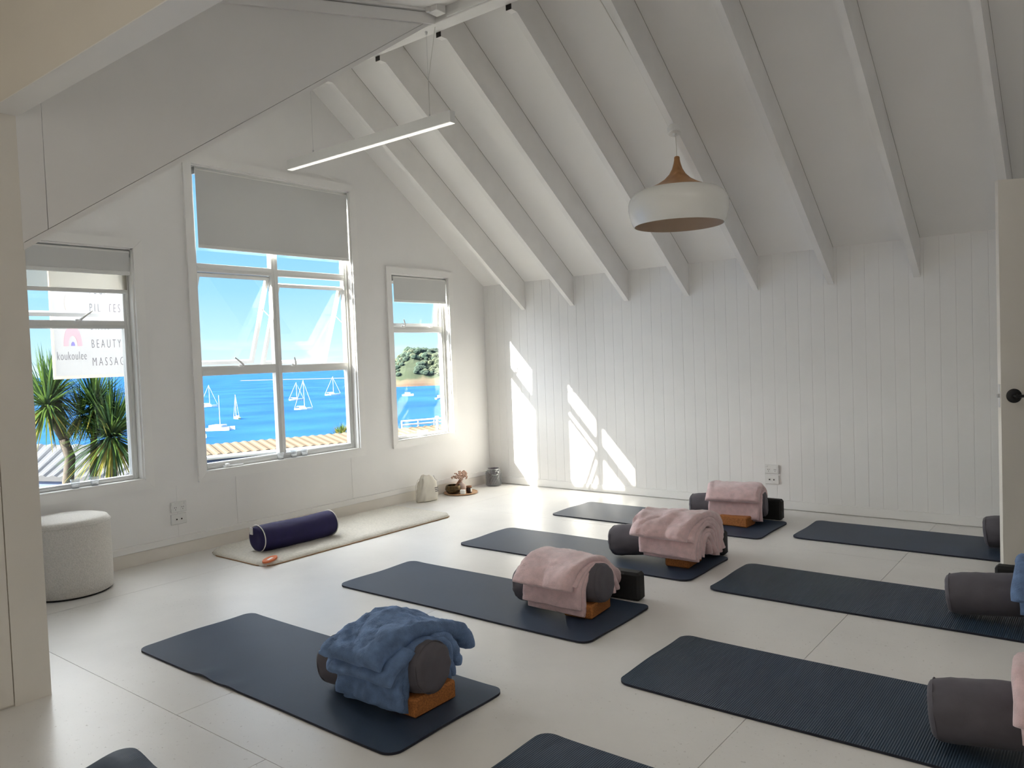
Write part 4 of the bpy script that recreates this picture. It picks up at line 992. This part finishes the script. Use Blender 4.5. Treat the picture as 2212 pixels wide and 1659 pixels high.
# positions were surveyed on a plane 7.5 m outside the wall
t1 = thing('cabbage_tree', (-7.5, -1.2, -5), 'forked cabbage tree with its tall crown at the left edge of the left window', 'tree')
MB().tube([(-7.5, -1.25, -6), (-7.5, -1.22, -.9), (-7.5, -1.20, -.4), (-7.48, -1.15, .02), (-7.5, -1.225, .31)], [.10, .09, .08, .075, .07], 12).build('trunk', M['trunk'], t1, smooth=True)
MB().tube([(-7.5, -1.225, .30), (-7.5, -1.32, .50), (-7.5, -1.42, .80)], [.055, .05, .045], 10).build('branch', M['trunk'], t1, smooth=True)
MB().tube([(-7.5, -1.225, .30), (-7.55, -1.20, .60), (-7.6, -1.26, .95)], [.05, .045, .04], 10).build('branch', M['trunk'], t1, smooth=True)
MB().tube([(-7.5, -1.215, .28), (-7.45, -1.12, .44), (-7.4, -1.02, .60)], [.05, .045, .04], 10).build('branch', M['trunk'], t1, smooth=True)
crown(-7.5, -1.425, .83, 300, .88, 1, .5, t1); crown(-7.7, -1.24, .99, 280, .66, 2, .5, t1); crown(-7.35, -1.00, .66, 130, .5, 3, .5, t1)
t2 = thing('cabbage_tree', (-7.3, -.85, -5), 'cabbage tree with a slim straight trunk just below the sign', 'tree')
MB().tube([(-7.3, -.92, -6), (-7.3, -.90, -.3), (-7.3, -.86, .3), (-7.3, -.82, .76)], [.06, .055, .05, .04], 12).build('trunk', M['trunk'], t2, smooth=True)
crown(-7.3, -.82, .78, 340, .74, 4, .45, t2)
t3 = thing('cabbage_tree', (-7.1, -.70, -5), 'low broad cabbage tree whose drooping crown fills the lower right of the left window', 'tree')
MB().tube([(-7.1, -.72, -6), (-7.1, -.70, -.3), (-7.1, -.68, .26)], [.07, .065, .05], 12).build('trunk', M['trunk'], t3, smooth=True)
crown(-7.1, -.68, .29, 620, .92, 5, .6, t3)
# fan palm behind the beige roof
fp = thing('fan_palm', (-12.5, 8.2, -5), 'small fan palm rising behind the beige roof at the right of the middle window', 'tree')
MB().tube([(-12.5, 8.2, -6), (-12.5, 8.2, -.95)], [.16, .12], 10).build('trunk', M['trunk'], fp, smooth=True)
mb = MB(); rnd = random.Random(11)
for k in range(46):
    az = rnd.uniform(0, 2 * PI); el = math.radians(rnd.uniform(5, 85)); Lq = rnd.uniform(.30, .55)
    d = Vector((math.cos(az) * math.cos(el), math.sin(az) * math.cos(el), math.sin(el))); hub = Vector((-12.5, 8.2, -.95)) + d * Lq * .6
    a_ = d.cross(Vector((0, 0, 1))).normalized(); b_ = d
    mb.cur = k % 3
    for q in range(-4, 5):
        th = q * .24; dd = (b_ * math.cos(th) + a_ * math.sin(th)); sd = dd.cross(Vector((0, 0, 1))).normalized() * .012
        mb.add([hub - sd, hub + sd, hub + dd * .28 + Vector((0, 0, -.05 * abs(q) / 4))], [(0, 1, 2)])
    mb.add([Vector((-12.5, 8.2, -.95)), Vector((-12.49, 8.2, -.95)), hub], [(0, 1, 2)])
tag(mb.build('fronds', [M['leaf_a'], M['leaf_c'], M['leaf_a']], fp), kind='stuff')

# boats at anchor
def yacht(x, y, L, mast, ang, label, hullm='hull', name='sailing_yacht', stay=True):
    zs_ = -26; r = thing(name, (x, y, zs_), label, 'boat', 'yachts at anchor in the bay')
    c, sn = math.cos(ang), math.sin(ang)
    def W(u, v, z): return (x + u * c - v * sn, y + u * sn + v * c, zs_ + z)
    st2 = [(-.5, .30, .9), (-.35, .42, 1.0), (-.1, .5, .95), (.2, .40, 1.0), (.4, .18, 1.15), (.5, .01, 1.3)]
    vs = []; fs = []
    for (u, hw_, fz) in st2:
        b_ = L * .30 * hw_
        for (vv, zz) in ((-b_, fz), (-b_ * .8, .0), (0, -.3), (b_ * .8, .0), (b_, fz)): vs.append(W(u * L, vv, zz * L / 10 + .1))
    for i in range(5):
        for j in range(4): fs.append((i * 5 + j, (i + 1) * 5 + j, (i + 1) * 5 + j + 1, i * 5 + j + 1))
        fs.append((i * 5, i * 5 + 4, (i + 1) * 5 + 4, (i + 1) * 5))
    fs.append((0, 1, 2, 3, 4)); MB().add(vs, fs).build('hull', M[hullm], r)
    k = L / 10
    MB().add([W(u * L, v * L, z * k) for u in (-.22, .12) for v in (-.09, .09) for z in (.9, 1.55)], [(0, 1, 3, 2), (4, 6, 7, 5), (0, 4, 5, 1), (2, 3, 7, 6), (0, 2, 6, 4), (1, 5, 7, 3)]).build('cabin', M['hull'], r)
    MB().add([W(u * L, v * L, z * k) for u in (-.42, -.26) for v in (-.09, .09) for z in (1.7, 1.9)], [(0, 1, 3, 2), (4, 6, 7, 5), (0, 4, 5, 1), (2, 3, 7, 6), (0, 2, 6, 4), (1, 5, 7, 3)]).build('canopy', M['canopy'], r)
    MB().tube([W(.06 * L, 0, .9 * k), W(.05 * L, 0, mast)], [.16, .12], 6).build('mast', M['hull'], r)
    MB().tube([W(.05 * L, 0, 1.9 * k), W(-.36 * L, 0, 2.0 * k)], .22 * k, 6).build('boom', M['hull'], r)
    if stay:
        MB().tube([W(.5 * L, 0, 1.2 * k), W(.05 * L, 0, mast * .96)], .08, 4).tube([W(-.5 * L, 0, 1.0 * k), W(.05 * L, 0, mast)], .06, 4).build('rigging', M['hull'], r)
    return r
yacht(-354.4, 219.1, 8.5, 12.5, 2.9, 'yacht with a yellowish hull alone in the left pane of the middle window', 'hull_y')
yacht(-478.5, 346.9, 10.5, 13.5, .95, 'smaller far yacht close behind the tall masted one')
yacht(-375.5, 276.6, 10.5, 17.5, .75, 'tall masted white yacht nearest in the right pane of the middle window')
yacht(-509.1, 405.5, 12.5, 15.5, .85, 'white yacht far right in the middle window')
yacht(-486.0, 281.0, 12.0, 15.0, .7, 'white yacht half hidden by the left frame of the middle window')
def catamaran(x, y, L, ang, label):
    zs_ = -26; r = thing('catamaran', (x, y, zs_), label, 'boat'); c, sn = math.cos(ang), math.sin(ang)
    def W(u, v, z): return (x + u * c - v * sn, y + u * sn + v * c, zs_ + z)
    for s_ in (-1, 1):
        vs = []; fs = []
        for (u, b_, fz) in ((-.5, .5, 1.1), (-.2, .7, 1.2), (.2, .6, 1.3), (.5, .06, 1.5)):
            for (vv, zz) in ((-b_, fz), (-b_ * .7, -.2), (b_ * .7, -.2), (b_, fz)): vs.append(W(u * L, s_ * L * .22 + vv, zz))
        for i in range(3):
            for j in range(3): fs.append((i * 4 + j, (i + 1) * 4 + j, (i + 1) * 4 + j + 1, i * 4 + j + 1))
            fs.append((i * 4, i * 4 + 3, (i + 1) * 4 + 3, (i + 1) * 4))
        fs.append((0, 1, 2, 3)); MB().add(vs, fs).build('hull', M['hull'], r)
    MB().add([W(u * L, v * L, z) for u in (-.35, .15) for v in (-.24, .24) for z in (1.1, 2.3)], [(0, 1, 3, 2), (4, 6, 7, 5), (0, 4, 5, 1), (2, 3, 7, 6), (0, 2, 6, 4), (1, 5, 7, 3)]).build('cabin', M['hull'], r)
    MB().tube([W(0, 0, 2), W(0, 0, 15)], .12, 6).build('mast', M['hull'], r)
catamaran(-300, 177, 11, .5, 'white catamaran at the lower left of the middle window')
catamaran(-276, 149, 12, .6, 'nearer white catamaran half behind the left frame of the middle window')
def launch(x, y, L, ang, label):
    zs_ = -26; r = thing('motor_launch', (x, y, zs_), label, 'boat'); c, sn = math.cos(ang), math.sin(ang)
    def W(u, v, z): return (x + u * c - v * sn, y + u * sn + v * c, zs_ + z)
    vs = []; fs = []
    for (u, b_, fz) in ((-.5, 1.3, 1.0), (-.1, 1.5, 1.1), (.25, 1.1, 1.3), (.5, .05, 1.6)):
        for (vv, zz) in ((-b_, fz), (-b_ * .7, -.2), (b_ * .7, -.2), (b_, fz)): vs.append(W(u * L, vv, zz))
    for i in range(3):
        for j in range(3): fs.append((i * 4 + j, (i + 1) * 4 + j, (i + 1) * 4 + j + 1, i * 4 + j + 1))
        fs.append((i * 4, i * 4 + 3, (i + 1) * 4 + 3, (i + 1) * 4))
    fs.append((0, 1, 2, 3)); MB().add(vs, fs).build('hull', M['hull'], r)
    MB().add([W(u * L, v, z) for u in (-.25, .15) for v in (-1.0, 1.0) for z in (1.1, 2.6)], [(0, 1, 3, 2), (4, 6, 7, 5), (0, 4, 5, 1), (2, 3, 7, 6), (0, 2, 6, 4), (1, 5, 7, 3)]).build('cabin', M['hull'], r)
launch(-417.7, 403.2, 9.5, .2, 'white motor launch in front of the headland in the corner window')
launch(-354.4, 371.7, 8, 1.4, 'white boat just entering at the right edge of the corner window')

# wooded headland and the low spit
def hill_mat():
    m = bpy.data.materials.new('headland_scrub'); m.use_nodes = True; t = m.node_tree; b = t.nodes['Principled BSDF']; b.inputs['Roughness'].default_value = 1
    g = t.nodes.new('ShaderNodeNewGeometry'); s_ = t.nodes.new('ShaderNodeSeparateXYZ'); t.links.new(g.outputs['Position'], s_.inputs[0])
    n = t.nodes.new('ShaderNodeTexNoise'); n.inputs['Scale'].default_value = .09; n.inputs['Detail'].default_value = 6; t.links.new(g.outputs['Position'], n.inputs[0])
    mr = t.nodes.new('ShaderNodeMapRange'); mr.inputs['From Min'].default_value = -26; mr.inputs['From Max'].default_value = -8; t.links.new(s_.outputs['Z'], mr.inputs[0])
    ad = t.nodes.new('ShaderNodeMath'); ad.operation = 'ADD'; t.links.new(mr.outputs[0], ad.inputs[0]); t.links.new(n.outputs[0], ad.inputs[1])
    r = t.nodes.new('ShaderNodeValToRGB'); t.links.new(ad.outputs[0], r.inputs[0]); e = r.color_ramp
    e.elements[0].position = .5; e.elements[0].color = (.11, .07, .045, 1); e.elements[1].position = 1.0; e.elements[1].color = (.03, .042, .02, 1)
    q = e.elements.new(.78); q.color = (.10, .08, .05, 1)
    t.links.new(r.outputs[0], b.inputs['Base Color']); return m
M['hill'] = hill_mat()
M['tree1'] = mat('headland_foliage', (.022, .042, .026), 1, .35, .05)
M['tree2'] = mat('headland_foliage_light', (.048, .060, .032), 1, .3, .05)
e_x, e_n = Vector((.79, .61, 0)), Vector((-.61, .79, 0))       # along the shore, away from us
O_ = Vector((-571, 536, -26))
def hh(u, v):     # height over the water
    prof_ = max(0, math.sin(min(1, max(0, (u + 26) / 34)) * PI / 2)) * (30 + 5 * math.sin(u * .045 + 1.2) + 4 * noise.noise(Vector((u * .03, v * .03, 3))))
    rise = min(1, max(0, v / 48)) ** .7
    return prof_ * rise + 2.5 * noise.noise(Vector((u * .12, v * .12, 1))) * rise
vs = []; fs = []; NU, NV = 110, 26
for i in range(NU + 1):
    for j in range(NV + 1):
        u = -30 + 375 * i / NU; v = 130 * (j / NV) ** 1.4
        sh = 9 * noise.noise(Vector((u * .03, 0, 8)))
        p = O_ + e_x * u + e_n * (v + sh); vs.append((p.x, p.y, -26.2 + hh(u, v)))
for i in range(NU):
    for j in range(NV): a = i * (NV + 1) + j; fs.append((a, a + NV + 1, a + NV + 2, a + 1))
hd = struct('headland', (-450, 620, -26), MB().add(vs, fs), M['hill'])
mb = MB(); rnd = random.Random(3); ico = None
import bmesh as _bm
tb = _bm.new(); _bm.ops.create_icosphere(tb, subdivisions=1, radius=1); iv = [v.co.copy() for v in tb.verts]; ifc = [[v.index for v in f.verts] for f in tb.faces]; tb.free()
for k in range(4200):
    u = rnd.uniform(-26, 330); v = 10 + 105 * rnd.random() ** 1.1; h_ = hh(u, v)
    if h_ < 5 or (v < 34 and noise.noise(Vector((u * .05, v * .05, 9))) < -.12): continue
    p = O_ + e_x * u + e_n * (v + 9 * noise.noise(Vector((u * .03, 0, 8)))); rr = rnd.uniform(1.6, 4.2)
    mb.cur = 0 if noise.noise(Vector((u * .02, v * .02, 5))) + rnd.uniform(-.25, .25) + (u - 40) * -.004 > 0 else 1
    sc = (rr, rr, rr * rnd.uniform(.6, .9))
    mb.add([(p.x + q.x * sc[0] * rnd.uniform(.85, 1.15), p.y + q.y * sc[1], -26 + h_ + q.z * sc[2] + .3 * rr) for q in iv], ifc)
tr = mb.build('tree_canopy', [M['tree1'], M['tree2']], hd); tr['kind'] = 'stuff'
# low sand spit far off
vs = []; fs = []
for i in range(41):
    t = i / 40; p = Vector((-1260, 800, 0)).lerp(Vector((-930, 850, 0)), t); w_ = 5 + 4 * noise.noise(Vector((t * 7, 0, 0)))
    for q, z in ((-w_, -26.1), (0, -25.2), (w_, -26.1)): vs.append((p.x - q * .6, p.y + q, z))
for i in range(40):
    for j in range(2): fs.append((i * 3 + j, i * 3 + 3 + j, i * 3 + 4 + j, i * 3 + 1 + j))
struct('sand_spit', (-1100, 820, -26), MB().add(vs, fs), M['sand'])
